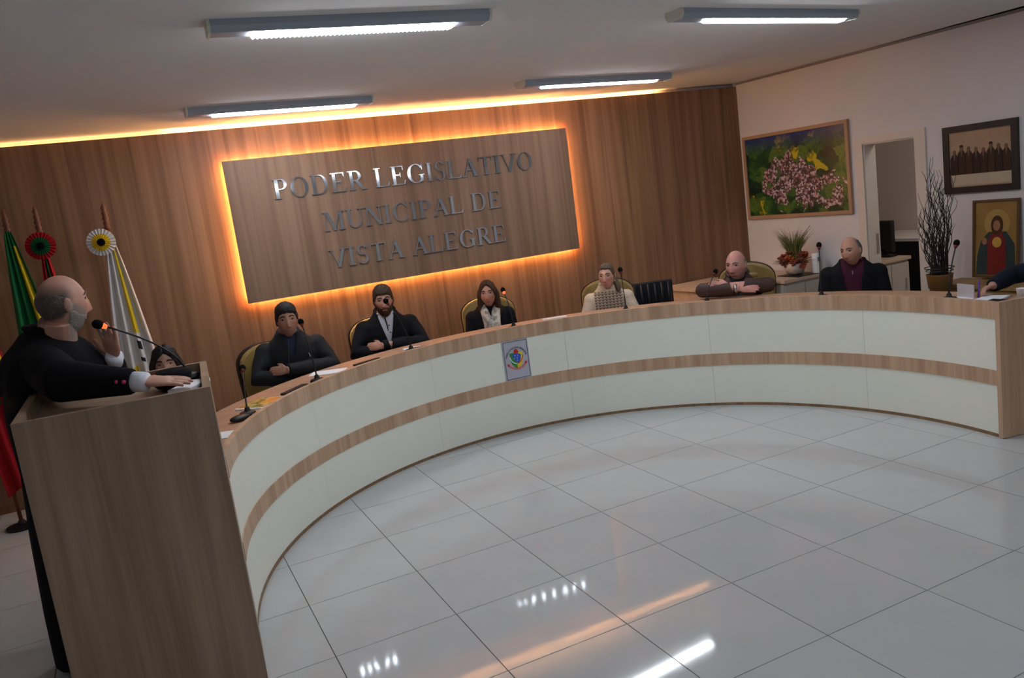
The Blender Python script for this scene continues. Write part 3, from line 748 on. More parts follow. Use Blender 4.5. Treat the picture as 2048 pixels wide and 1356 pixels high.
        if v:
            vz, vw = v   # lowest point below shoulder and half width at the neck
            dele = [f for f in bm.faces if (lambda c: c.y < -.01 and abs(c.x) < vw*max(0, min(1.6, (c.z-(Sz-vz))/(vz+.05))) and c.z > Sz-vz)(f.calc_center_median())]
            bmesh.ops.delete(bm, geom=dele, context='FACES')
            for vv in bm.verts:
                if vv.is_boundary and vv.co.y < -.012 and Sz-vz-.01 < vv.co.z < Sz+.045:
                    vv.co.x = math.copysign(vw*max(.02, min(1.6, (vv.co.z-(Sz-vz))/(vz+.05))), vv.co.x)
        o = obj(name, bm, M, root, smooth=True)
        if v:
            md = o.modifiers.new('thick', 'SOLIDIFY'); md.thickness = .006; md.offset = -1
        return o
    if shirt: garment('shirt', .006, shirt, sleeves=False)
    if coat: garment('jacket', .017, coat, v=vneck)
    bm = B()   # trousers
    for s in (-1, 1):
        kn = (s*.11, lean-.40, Sz-.47); tube(bm, [(s*.09*wsc, lean+.02, Sz-.49), kn], [.098, .074], 14); tube(bm, [kn, (s*.11, lean-.37, .11)], [.073, .06], 14)
    loft(bm, [(0, lean, Sz-.58, .15*wsc, .12), (0, lean, Sz-.46, .19*wsc, .145)])
    obj('trousers', remesh(bm, .014, 3), mat('trousers_dark', (34,34,42), .85, .15), root, smooth=True)
    if extra: extra(root, Sz, wsc, HM, P, A)
    return root
def collar_tube(root, Sz, M, r=.012, rx=.082, ry=.075, tiltz=.03, gap=35, name='collar', z=.065):
    bm = B(); pts = []
    for i in range(25):
        a = math.radians(-90+gap+(360-2*gap)*i/24); pts.append((rx*math.cos(a), ry*math.sin(a), Sz+z+tiltz*math.sin(a)))
    tube(bm, pts, r, 10); return obj(name, bm, M, root, smooth=True)

CAMXY = (CAMP.x, CAMP.y)
def look_off(H, deg):   # a point seen from H at an angle from the camera direction, positive to the picture's left
    a = math.atan2(CAMP.y-H[1], CAMP.x-H[0])-math.radians(deg); return (H[0]+3*math.cos(a), H[1]+3*math.sin(a))
def mixp(H, f):  # body direction between desk centre and camera
    return (DC[0]*(1-f)+CAMP.x*f, DC[1]*(1-f)+CAMP.y*f)
SK1, SK2, SK3 = (178,132,112), (190,142,122), (196,148,130)

# quilted jacket man
def ex1(root, Sz, w_, HM, P, A):
    collar_tube(root, Sz, mat('navy_collar', (38,44,66), .8, .2), .013, .080, .072, .028, 28)
    bm = B()
    for q in range(7): tube(bm, [(-.02-.006*q, -.135-.001*q, Sz+.02-.04*q), (-.026-.006*q, -.136, Sz-.02-.04*q)], .003, 6)
    obj('zip', bm, mat('zip_metal', (96,100,112), .4, .4, metal=.6), root)
    bm = B(); tube(bm, [(.115, -.135, Sz-.115), (.122, -.142, Sz-.145)], .0045, 8); obj('badge', bm, M_CHROME, root)
H1 = (-1.285, 2.90, 1.255)
build_person('seated dark-haired clean-shaven man in black quilted jacket, arms crossed', H1, mixp(H1, .75), look_off(H1, -3), SK1, headk=1.06, lean=.05, arms='tucked', wsc=1.08,
             paints=[(stub_beard(.22), (90,70,62))], hair=hair_short(.062, .014, -.015, .021), hair_m=hairmat('hair_black', (24,20,19)), coat=mat('quilted_black', (36,36,39), .75, .2, bump=.3, bscale=28), vneck=(.13, .055), shirt=mat('navy_shirt', (44,50,74), .8, .2), extra=ex1)
# bearded man, white shirt
def ex2(root, Sz, w_, HM, P, A):
    collar_tube(root, Sz, M_BLACKCLOTH, .016, .085, .078, .035, 40)
    bm = B()
    for q in range(3): ell(bm, (.012+.004*q, -.128-.004*q, Sz-.05-.06*q), (.006, .004, .006), 8, 6)
    obj('shirt_button', bm, M_BLACKPL, root)
    bm = B(); tube(bm, [(-.012, -.112, Sz+.02), (-.002, -.132, Sz-.06), (.0, -.137, Sz-.10)], [.010, .009, .003], 8, flat=.4); obj('placket', bm, M_BLACKPL, root)
H2_ = (-.405, 3.24, 1.235)
build_person('seated bearded man in open black jacket over white shirt, arms crossed', H2_, mixp(H2_, .8), look_off(H2_, -2), SK2, headk=1.05, lean=.05, wsc=1.08, arms='tucked',
             paints=[(stub_beard(.8), (84,58,42))], hair=hair_short(.062, .016, -.01, .023, 5), hair_m=hairmat('hair_brown', (62,44,30)), beard=beard_full(.009), beard_m=hairmat('beard_brown', (74,50,34)),
             coat=M_BLACKCLOTH, vneck=(.24, .075), shirt=mat('white_shirt', (214,216,226), .8, .2), extra=ex2)
# woman with scarf
def long_hair(root, HM, M, length=.26, k=1.0, back=True, sides=True, name='hair_lengths'):
    bm = B()
    for s in (-1, 1):
        if sides:
            pts = [HM @ Vector((s*.066*k, .0, .06*k)), HM @ Vector((s*.080*k, .005, .0)), HM @ Vector((s*.083*k, .012, -.08*k)), HM @ Vector((s*.085*k, .02, -length*.7)), HM @ Vector((s*.080*k, .012, -length))]
            tube(bm, pts, [.020, .028, .030, .030, .012], 12, flat=1.1)
    if back:
        pts = [HM @ Vector((0, .07*k, .03)), HM @ Vector((0, .085*k, -.06)), HM @ Vector((0, .085, -length*.7)), HM @ Vector((0, .08, -length))]
        tube(bm, pts, [.06, .065, .065, .04], 16, flat=.6)
    o = obj(name, remesh(bm, .008, 3), M, root, smooth=True); return o
HB = hairmat('hair_chestnut', (66,42,30))
def scarfM():
    M = bpy.data.materials.new('scarf_fabric'); M.use_nodes = True; nt = M.node_tree; b = nt.nodes['Principled BSDF']
    tc = nt.nodes.new('ShaderNodeTexCoord'); n = nt.nodes.new('ShaderNodeTexNoise'); n.inputs['Scale'].default_value = 22; n.inputs['Detail'].default_value = 5
    cr = nt.nodes.new('ShaderNodeValToRGB'); cr.color_ramp.elements[0].position = .35; cr.color_ramp.elements[0].color = S((120,116,112)); cr.color_ramp.elements[1].position = .6; cr.color_ramp.elements[1].color = S((214,206,190))
    nt.links.new(tc.outputs['Object'], n.inputs['Vector']); nt.links.new(n.outputs['Fac'], cr.inputs['Fac']); nt.links.new(cr.outputs['Color'], b.inputs['Base Color']); b.inputs['Roughness'].default_value = .85
    return M
def ex3(root, Sz, w_, HM, P, A):
    long_hair(root, HM, HB, .24, .93)
    bm = B()
    for s in (-1, 1):
        tube(bm, [(s*.02, .085, Sz+.07), (s*.072, .03, Sz+.07), (s*.076, -.05, Sz+.045), (s*.052, -.105, Sz-.02), (s*.030, -.138, Sz-.12), (s*.034, -.148, Sz-.24), (s*.04, -.150, Sz-.36)], [.020, .030, .036, .044, .054, .056, .058], 14, flat=.45)
    obj('scarf', remesh(bm, .007, 3), scarfM(), root, smooth=True)
    bm = B(); ell(bm, HM @ Vector((.074, .0, -.04)), (.006, .006, .006), 8, 6); obj('earring', bm, M_PAPER, root)
H3 = (.585, 3.28, 1.13)
build_person('seated woman with long brown hair, black blazer and pale scarf', H3, mixp(H3, .6), look_off(H3, 6), (182,134,116), wsc=.90, headk=.95, arms='down', lean=.04,
             hair=hair_parted(.088, .014), hair_m=HB, coat=M_BLACKCLOTH, vneck=(.30, .08), shirt=M_BLACKCLOTH, extra=ex3, lips=(160,88,84))
# woman in knitted sweater
def knitM():
    M = bpy.data.materials.new('knit_sweater'); M.use_nodes = True; nt = M.node_tree; b = nt.nodes['Principled BSDF']; N = nt.nodes.new; L = nt.links.new
    tc = N('ShaderNodeTexCoord'); sp = N('ShaderNodeSeparateXYZ'); L(tc.outputs['Object'], sp.inputs[0])
    def mth(op, a, bv):
        q = N('ShaderNodeMath'); q.operation = op
        for i, v in enumerate((a, bv)):
            if isinstance(v, (int, float)): q.inputs[i].default_value = v
            elif v is not None: L(v, q.inputs[i])
        return q.outputs[0]
    sx = mth('SINE', mth('MULTIPLY', sp.outputs['X'], 190), None); sz = mth('SINE', mth('ADD', mth('MULTIPLY', sp.outputs['Z'], 250), mth('MULTIPLY', sx, 1.2)), None)
    f = mth('ADD', mth('MULTIPLY', mth('ADD', mth('MULTIPLY', sx, .35), mth('MULTIPLY', sz, .65)), .5), .5)
    ax = mth('ABSOLUTE', sp.outputs['X'], None); inside = mth('LESS_THAN', ax, .135)
    low = mth('LESS_THAN', sp.outputs['Z'], .985)
    mask = mth('MULTIPLY', mth('MULTIPLY', f, inside), low)
    mx = N('ShaderNodeMix'); mx.data_type = 'RGBA'; mx.inputs[6].default_value = S((206,188,166)); mx.inputs[7].default_value = S((84,54,38)); L(mask, mx.inputs[0])
    L(mx.outputs[2], b.inputs['Base Color']); b.inputs['Roughness'].default_value = .9
    bp = N('ShaderNodeBump'); bp.inputs['Strength'].default_value = .4; bp.inputs['Distance'].default_value = .004; L(f, bp.inputs['Height']); L(bp.outputs['Normal'], b.inputs['Normal'])
    return M
KN = knitM(); HG = hairmat('hair_greybrown', (92,76,64))
def ex4(root, Sz, w_, HM, P, A):
    collar_tube(root, Sz, mat('ribbed_collar', (176,166,150), .9, .15, bump=.3, bscale=120), .017, .072, .066, .016, 0, z=.062)
    bm = B(); tube(bm, [HM @ Vector((.02, .085, .01)), HM @ Vector((.05, .09, -.06)), HM @ Vector((.085, .05, -.12)), HM @ Vector((.095, .02, -.15))], [.04, .035, .03, .012], 12)
    ell(bm, HM @ Vector((0, .085, .0)), (.05, .035, .045), 14, 10)
    obj('hair_ponytail', remesh(bm, .007, 3), HG, root, smooth=True)
    bm = B(); ell(bm, HM @ Vector((.073, .0, -.042)), (.005, .005, .006), 8, 6); obj('earring', bm, M_PAPER, root)
H4 = (1.665, 2.96, 1.125)
build_person('seated woman with tied-back hair in beige patterned knit sweater', H4, mixp(H4, .65), look_off(H4, 14), (206,158,140), wsc=.92, headk=.97, arms='desk', lean=.05,
             hair=hair_short(.078, .010, -.02, .013, 7), hair_m=HG, coat=KN, shirt=KN, extra=ex4, lips=(172,104,98))
# bald man with brown jacket
M_BROWNJ = mat('brown_jacket', (70,50,46), .6, .3, var=.15, vscale=12, bump=.25, bscale=30)
def ex5(root, Sz, w_, HM, P, A):
    collar_tube(root, Sz, M_BROWNJ, .018, .09, .082, .035, 40)
    wr = A[-1][2]; el = A[-1][1]; q = wr.lerp(el, .10); dd = (wr-el).normalized()
    bm = B(); tube(bm, [q-dd*.012, q+dd*.012], .040, 16); obj('wristwatch', bm, M_CHROME, root, smooth=True)
H5 = (2.56, 2.21, 1.105)
build_person('seated bald man in brown jacket with crossed arms and wristwatch', H5, mixp(H5, .7), look_off(H5, 24), (206,150,138), headk=1.1, lean=.10, fat=.10,
             paints=[(stub_fringe(.04, .7), (130,124,122))], hair=hair_fringe(.004, .035), hair_m=hairmat('hair_grey', (120,116,114)), coat=M_BROWNJ, vneck=(.15, .07), shirt=mat('teal_shirt', (44,58,68), .8, .2), extra=ex5, pitch=.08, drop=.135, fwdo=.13, hands={'wrists': {-1: ((-.30, -.36, .938), (.02, -.43, .938)), 1: ((.26, -.36, .938), (-.08, -.41, .965))}})
# man in maroon top and black jacket
def ex6(root, Sz, w_, HM, P, A):
    bm = B(); tube(bm, [(0, -.128, Sz-.03), (.002, -.14, Sz-.06)], .004, 8); obj('zip_pull', bm, M_CHROME, root)
H6 = (3.10, 1.41, 1.155)
build_person('seated man with thinning grey hair, maroon zip top and black jacket', H6, mixp(H6, .85), look_off(H6, 30), (188,140,118), headk=.98, lean=.08, wsc=1.05, fat=.08, arms='down',
             paints=[(stub_fringe(.075, .8), (104,98,96))], hair=hair_fringe(.005, .065), hair_m=hairmat('hair_greydark', (96,92,90)), coat=M_BLACKCLOTH, vneck=(.50, .10), shirt=mat('maroon_top', (72,28,46), .8, .2), extra=ex6, tilt=-.10, pitch=.10, drop=.135)
# woman half hidden behind the lectern
HK = hairmat('hair_jet', (20,16,17))
def ex0(root, Sz, w_, HM, P, A): long_hair(root, HM, HK, .30, .93)
H0 = (-2.215, 2.03, 1.205)
build_person('woman with long black hair half hidden behind the lectern', H0, CAMXY, look_off(H0, 4), (168,126,108), wsc=.88, headk=.97, arms='down', lean=.04,
             hair=hair_parted(.084, .016, 6), hair_m=HK, coat=M_BLACKCLOTH, shirt=M_BLACKCLOTH, extra=ex0)
# man writing at the right end of the desk (mostly outside the frame)
H7 = (3.34, -.12, 1.20)
def pen(root, Sz, w_, HM, P, A): pass
p7 = build_person('man in dark navy sleeve writing at the right end of the desk', H7, (2.2, .05), (2.2, .1), SK2, arms='down', lean=.05,
             hair=hair_short(), hair_m=hairmat('hair_black'), coat=mat('navy_knit', (30,34,46), .85, .15), shirt=mat('navy_knit'),
             hands={'wrists': {-1: ((-.27, -.20, .955), (-.19, -.46, .925))}, 'pose': {-1: ((.05, -1, -.12), (-.35, .1, 1), 1, .75, .95)}}, extra=pen)

# ------------------------------------------------------------------ the speaker in a black robe
def speaker():
    loc = Vector((-2.74, .77, 0)); W = lambda x, y, z: Vector((x, y, z))-loc
    fy = math.radians(-12)                    # body faces +x, turned a little to the camera
    yaw = fy                                  # loft x axis = body front-back
    hl = W(-2.62, .70, 1.745)
    P, d, faces = head_verts(1.12, fat=.12)
    look = math.radians(26)
    HM = Matrix.Translation(hl) @ Matrix.Rotation(look+PI/2, 4, 'Z') @ Matrix.Rotation(.05, 4, 'X')
    bm = B(); add_pyd(bm, P, faces, HM)
    for s in (-1, 1):
        ell(bm, HM @ Vector((s*.086, .014, -.002)), (.010, .020, .035), 14, 8, rot=(HM.to_3x3() @ Matrix.Rotation(s*.35, 3, 'Z')))
    tube(bm, [W(-2.69, .74, 1.50), W(-2.66, .72, 1.58), HM @ Vector((0, .025, -.07))], [.075, .072, .068], 18)
    ell(bm, W(-2.69, .72, 1.66), (.05, .06, .05), 14, 10)      # nape fold
    body = [(-.01, 0, .90, .14, .17), (.02, 0, 1.05, .17, .18), (.0, 0, 1.25, .16, .19), (-.01, 0, 1.40, .13, .20), (0, 0, 1.50, .09, .14), (.03, 0, 1.55, .06, .07)]
    loft(bm, [(q[0], q[1], q[2], q[3], q[4]) for q in body], yaw=yaw)
    for s in (-1, 1): tube(bm, [(0, s*.09, .92), (.01, s*.09, .5), (0, s*.09, .08)], [.09, .065, .045], 14); ell(bm, (.06, s*.09, .045), (.12, .045, .042), 14, 8)
    shR, elR, wrR = W(-2.74, .575, 1.50), W(-2.65, .30, 1.448), W(-2.345, .150, 1.400)
    shL, elL, wrL = W(-2.66, .93, 1.475), W(-2.50, .90, 1.32), W(-2.455, .74, 1.46)
    for sh, el, wr in ((shR, elR, wrR), (shL, elL, wrL)):
        ell(bm, sh, (.065, .065, .065), 14, 10); tube(bm, [sh, sh.lerp(el, .5), el, el.lerp(wr, .4), wr], [.056, .050, .045, .042, .031], 14)
    hand(bm, wrR, Vector((.26, -.05, -.035)), (-.05, -.25, 1), -1, .12, 1.08, .1)
    hand(bm, wrL, Vector((-.02, -.08, 1)), (.6, 1, .1), 1, .22, 1.06, .6)
    me = remesh(bm, .0048, 2); tint(me, HM, 1.12, (196,146,126), [(stub_fringe(.06, .8), (74,64,60)), (stub_beard(.8), (140,132,126))])
    root = obj('person', me, skin('skin', (196,146,126)), None, smooth=True, loc=loc)
    tag(root, 'standing bald man with grey beard in black robe speaking at the lectern', 'person')
    head_parts(root, HM, P, d, faces, None, hair_fringe(.0012, .035), hairmat('hair_grey_short', (84,76,72)), hairmat('hair_grey_short'), beard_full(.005, .022), hairmat('beard_grey', (150,144,138)))
    # robe
    bm = B()
    loft(bm, [(0, 0, .03, .255, .205), (0, 0, .3, .25, .21), (0, 0, .7, .23, .205), (.01, 0, 1.0, .215, .205), (.0, 0, 1.25, .21, .22), (-.01, 0, 1.43, .175, .235), (-.005, 0, 1.53, .13, .185), (.015, 0, 1.60, .09, .105)], yaw=yaw)
    for sh, el, wr, rr in ((shR, elR, wrR, .048), (shL, elL, wrL, .046)):
        wr2 = wr-(wr-el).normalized()*.045
        ell(bm, sh, (.092, .092, .085), 14, 10); tube(bm, [sh, sh.lerp(el, .5), el, el.lerp(wr, .4), wr2], [.098, .100, .094, .074, .056], 16)
    M_ROBE = mat('black_robe', (20,19,22), .88, .12, bump=.35, bscale=9)
    obj('robe', remesh(bm, .01, 4), M_ROBE, root, smooth=True)
    # shoulder cape with scalloped folds
    bm = B(); n = 64; rows = []
    for (z, rx, ry, amp) in ((1.64, .090, .094, 0), (1.605, .120, .140, .002), (1.55, .170, .245, .004), (1.50, .200, .290, .007), (1.45, .222, .312, .010), (1.395, .235, .322, .014)):
        row = []
        for k in range(n):
            t = 2*PI*k/n; w_ = 1+amp/.2*math.sin(t*9)+amp/.3*math.sin(t*5+1)
            x = rx*math.cos(t)*w_; y = ry*math.sin(t)*w_; c, s = math.cos(yaw), math.sin(yaw)
            row.append(bm.verts.new((.012+x*c-y*s, x*s+y*c, z)))
        rows.append(row)
    for i in range(len(rows)-1):
        for k in range(n): bm.faces.new((rows[i][k], rows[i][(k+1)%n], rows[i+1][(k+1)%n], rows[i+1][k]))
    o = obj('cape', bm, M_ROBE, root, smooth=True); md = o.modifiers.new('t', 'SOLIDIFY'); md.thickness = .008
    bm = B(); pts = []
    for i in range(21):
        a = math.radians(30+300*i/20); c, s = math.cos(yaw), math.sin(yaw); x, y = .088*math.cos(a), .092*math.sin(a)
        pts.append((.035+x*c-y*s, x*s+y*c, 1.645-.014*math.cos(a)))
    tube(bm, pts, .016, 10); obj('robe_collar', bm, M_ROBE, root, smooth=True)
    MC = mat('white_cuff', (222,222,232), .8, .2)
    for el, wr, r0, tagn in ((elR, wrR, .043, 0), (elL, wrL, .042, 1)):
        dd = (wr-el).normalized(); bm = B(); tube(bm, [wr-dd*.055, wr-dd*.01, wr+dd*.012], [r0, r0, r0-.003], 18); obj('cuff', bm, MC, root, smooth=True)
    dd = (wrR-elR).normalized(); MB_ = mat('pink_button', (200,50,120), .5, .4)
    for q in (.075, .105):
        bm = B(); c = wrR-dd*q; ell(bm, c+Vector((-.01, -.056, .008)), (.009, .007, .009), 10, 8); obj('button', bm, MB_, root, smooth=True)
    return root
speaker()

# ------------------------------------------------------------------ chairs
def exec_chair():
    t = thing('office_chair', 'olive leather office chair', 'chair')
    bm = B(); loft(bm, [(0, 0, .40, .22, .22), (0, 0, .43, .26, .25), (0, 0, .49, .26, .25), (0, 0, .51, .22, .22)], power=4); obj('seat', bm, M_OLIVE, t, smooth=True)
    # curved back shell: rounded top outline extruded with a gentle curve
    def outline(s=1.0):
        o = []
        for i in range(17):
            a = PI*i/16; o.append((.265*s*math.cos(a), .90+.17*s*math.sin(a)**.8))
        return [(.225*s, .50)]+[(.25*s, .62)]+o+[(-.25*s, .62), (-.225*s, .50)]
    bm = B(); O = outline(); n = len(O)
    f_ = [bm.verts.new((x, .225+.05*(z-.5)-.5*x*x, z)) for x, z in O]; b_ = [bm.verts.new((x, .265+.05*(z-.5)-.5*x*x, z)) for x, z in O]
    bm.faces.new(f_); bm.faces.new(b_[::-1])
    for i in range(n): bm.faces.new((f_[i], f_[(i+1)%n], b_[(i+1)%n], b_[i]))
    obj('backrest', bm, M_BLACKPL, t)
    bm = B(); O = outline(.97); f_ = [bm.verts.new((x, .175+.05*(z-.5)-.5*x*x, z)) for x, z in O]; b_ = [bm.verts.new((x, .23+.05*(z-.5)-.5*x*x, z)) for x, z in O]
    bm.faces.new(f_); bm.faces.new(b_[::-1])
    for i in range(n): bm.faces.new((f_[i], f_[(i+1)%n], b_[(i+1)%n], b_[i]))
    back = obj('back_pad', bm, M_OLIVE, t, bevel=.018)
    for q in range(6):
        bm = B(); z = .58+.072*q; ell(bm, (0, .178+.05*(z-.5), z), (.155, .020, .039), 24, 10); obj('cushion_roll', bm, M_OLIVE, back, smooth=True)
    for s in (-1, 1):
        bm = B(); tube(bm, [(s*.26, .12, .44), (s*.295, .10, .60), (s*.295, -.10, .63), (s*.26, -.12, .46)], .018, 10); obj('armrest', bm, M_BLACKPL, t, smooth=True)
    bm = B(); lathe(bm, [(.035, .12), (.035, .30), (.025, .30), (.025, .41)], seg=16); obj('column', bm, M_BLACKPL, t)
    for q in range(5):
        a = 2*PI*q/5; c, s = math.cos(a), math.sin(a); bm = B(); tube(bm, [(0, 0, .13), (.28*c, .28*s, .075)], [.03, .018], 8); obj('base_leg', bm, M_BLACKPL, t)
        bm = B(); tube(bm, [(.28*c-.012*s, .28*s+.012*c, .032), (.28*c+.012*s, .28*s-.012*c, .032)], .031, 14); obj('caster', bm, M_BLACKPL, t)
    return t
def black_chair():
    t = thing('visitor_chair', 'black padded chair', 'chair')
    MB2 = mat('black_leatherette', (26,27,33), .45, .4)
    bm = B(); loft(bm, [(0, 0, .42, .21, .21), (0, 0, .44, .23, .22), (0, 0, .48, .23, .22), (0, 0, .49, .20, .20)], power=4); obj('seat', bm, MB2, t, smooth=True)
    bk = B(); box(bk, -.22, .22, .215, .24, .56, .92); back = obj('backrest', bk, MB2, t, bevel=.012)
    for q in range(6):
        bm = B(); x = -.18+.072*q; tube(bm, [(x, .214, .58), (x, .206, .74), (x, .214, .90)], [.028, .033, .028], 12, flat=.5); obj('pad_rib', bm, MB2, back, smooth=True)
    for sx in (-1, 1):
        bm = B(); tube(bm, [(sx*.2, .23, .60), (sx*.2, .22, .42), (sx*.22, .26, .008)], .012, 8); obj('leg', bm, M_BLACKPL, t)
        bm = B(); tube(bm, [(sx*.2, -.19, .44), (sx*.22, -.20, .008)], .012, 8); obj('leg', bm, M_BLACKPL, t)
    return t
oc = exec_chair(); first = [True]
def place(proto, H, tgt, back, label, group, used, sink=0):
    yaw = math.atan2(tgt[0]-H[0], -(tgt[1]-H[1])); fwd = Vector((math.sin(yaw), -math.cos(yaw), 0)); p = Vector((H[0], H[1], 0))-fwd*back
    c = copy_tree(proto) if used[0] else proto; used[0] = True
    c.location = p; c.rotation_euler = (0, 0, yaw); c['label'] = label; c['group'] = group
    for ch in c.children:      # seat height set for the sitter
        if ch.name.startswith('seat'): ch.location.z = -sink
        if ch.name.startswith('column'): ch.scale.z = (.41-sink)/.41
    return c
u1 = [False]; GO = 'olive leather chairs behind the desk'
place(oc, H1, mixp(H1, .12), .19, 'olive leather office chair under the man in quilted jacket', GO, u1)
place(oc, H2_, mixp(H2_, .3), .20, 'olive leather office chair under the bearded man', GO, u1, .03)
place(oc, H3, mixp(H3, .6), .15, 'olive leather office chair behind the woman with scarf', GO, u1, .12)
place(oc, H4, mixp(H4, .4), .15, 'olive leather office chair behind the woman in knit sweater', GO, u1, .13)
place(oc, (2.70, 2.25), (-.6, -1.6), .15, 'olive leather office chair with ribbed back behind the bald man', GO, u1, .16)
bc = black_chair(); u2 = [False]; GB = 'black padded chairs'
place(bc, (2.45, 3.30), (1.6, 1.0), 0, 'empty black ribbed chair between the knit sweater woman and the corner table', GB, u2)
place(bc, H6, mixp(H6, .85), .17, 'black padded chair under the man in maroon top', GB, u2, .08)
place(bc, H0, CAMXY, .12, 'black padded chair under the woman behind the lectern', GB, u2, .05)
place(bc, H7, (2.2, .05), .12, 'black padded chair under the man writing at the desk end', GB, u2, .06)

# ------------------------------------------------------------------ flags
def flag(x, y, ztop, label, mats, ros=None, width=.30, zflag=None, zend=.9, lean=(0, 0), seed=1, stripes=None, spread=1.0, offx=.12):
    rnd = random.Random(seed); t = thing('flag_on_pole', label, 'flag', (x, y, 0), 0, 'flags beside the wooden wall')
    tx, ty = lean
    MW = wood('pole_wood_%d' % seed, (92,52,30), (128,78,46))
    bm = B(); tube(bm, [(0, 0, .03), (tx, ty, ztop-.22)], .014, 12); obj('pole', bm, MW, t, smooth=True)
    bm = B(); lathe(bm, [(.014, -.22), (.024, -.20), (.016, -.185), (.026, -.165), (.016, -.15), (.026, -.13), (.016, -.11), (.024, -.09), (.014, -.07), (.021, -.05), (.001, .0)], (tx, ty, ztop), 14); obj('finial', bm, mat('finial_wood', (120,70,44), .4, .4), t, smooth=True)
    bm = B(); lathe(bm, [(.11, .002), (.11, .02), (.03, .04), (.02, .06)], seg=24); obj('foot', bm, M_BLACKPL, t)
    zf = zflag; nx, nz = 60, 36; bm = B(); rows = []
    for j in range(nz+1):
        s = j/nz; z = zf-(zf-zend)*s; wd = (.05+(width-.05)*min(1, s*1.25)**.8); row = []
        for i in range(nx+1):
            u = i/nx; fold = math.sin(u*PI*7+seed)*(.012+.03*s)+math.sin(u*PI*3+seed*2)*.02*s
            row.append(bm.verts.new((tx*(1-s*.8)+offx*s+(u-.5)*wd*spread, ty*(1-s*.8)-.03-.01*s+fold, z-.05*s*math.sin(u*PI)*0+.03*s*math.sin(u*9+seed))))
        rows.append(row)
    for j in range(nz):
        for i in range(nx):
            f = bm.faces.new((rows[j][i], rows[j][i+1], rows[j+1][i+1], rows[j+1][i])); f.material_index = stripes((i+.5)/nx, (j+.5)/nz) if stripes else 0
    cl = obj('cloth', bm, mats, t, smooth=True); md = cl.modifiers.new('t', 'SOLIDIFY'); md.thickness = .002
    if ros:
        c0, c1, c2, rz, rx_, ry_ = ros; rt = None
        for nm, r, col, yy in (('rosette', .105, c0, 0), ('rosette_ring', .066, c1, -.012), ('rosette_centre', .03, c2, -.022)):
            bm = B(); n = 48; ctr = bm.verts.new((rx_, ry_-.06+yy-.012, rz)); e = []
            for k in range(n):
                a = 2*PI*k/n; e.append(bm.verts.new((rx_+r*math.cos(a), ry_-.06+yy+(.008 if k % 2 else -.008), rz+r*math.sin(a))))
            for k in range(n): bm.faces.new((ctr, e[k], e[(k+1)%n]))
            o = obj(nm, bm, col, t if rt is None else rt); md = o.modifiers.new('t', 'SOLIDIFY'); md.thickness = .003
            if rt is None: rt = o
    return t
F = lambda n, c: mat(n, c, .75, .2, var=.06, vscale=10)
FW, FY, FG, FR, FB = F('cloth_white', (214,208,206)), F('cloth_yellow', (226,190,40)), F('cloth_green', (26,104,58)), F('cloth_red', (170,26,36)), F('cloth_blue', (40,50,120))
FK = F('cloth_black', (30,28,34))
def st_white(u, s):
    if s > .84 and u < .5: return 2 if u < .22 else 1
    if s < .62 and .56 < u < .74: return 1
    if .66 < s < .80 and .60 < u < .70 and int(s*90) % 2: return 3
    return 0
flag(-2.42, 3.70, 2.35, 'white municipal flag with yellow ribbon and white rosette on a pole', [FW, FY, FR, FK], (FW, FY, FK, 2.04, -.045, .0), .34, 2.05, .80, (.02, 0), 3, st_white, .95, .03)
flag(-2.93, 3.70, 2.38, 'flag on a pole with red rosette behind the speaker', [FR, FG], (FR, FG, FK, 2.07, .05, .0), .26, 2.0, 1.0, (.06, 0), 5, lambda u, s: 1 if .35 < u < .62 else 0, .8, .06)
flag(-3.13, 3.53, 2.38, 'green and yellow national flag draped on its pole', [FG, FY], None, .34, 2.20, .9, (.07, 0), 8, lambda u, s: 1 if (.62 < u < .86 and .08 < s < .55) else 0, .85, .12)
flag(-3.40, 3.45, 2.30, 'red, yellow and green state flag on the outermost pole', [FR, FY, FG, FW], None, .40, 1.95, .30, (-.05, 0), 11, lambda u, s: (1 if .80 < u < .93 and s < .55 else 2 if u < .45 and s < .6 else 3 if .45 < s < .55 else 0), .9, .16)

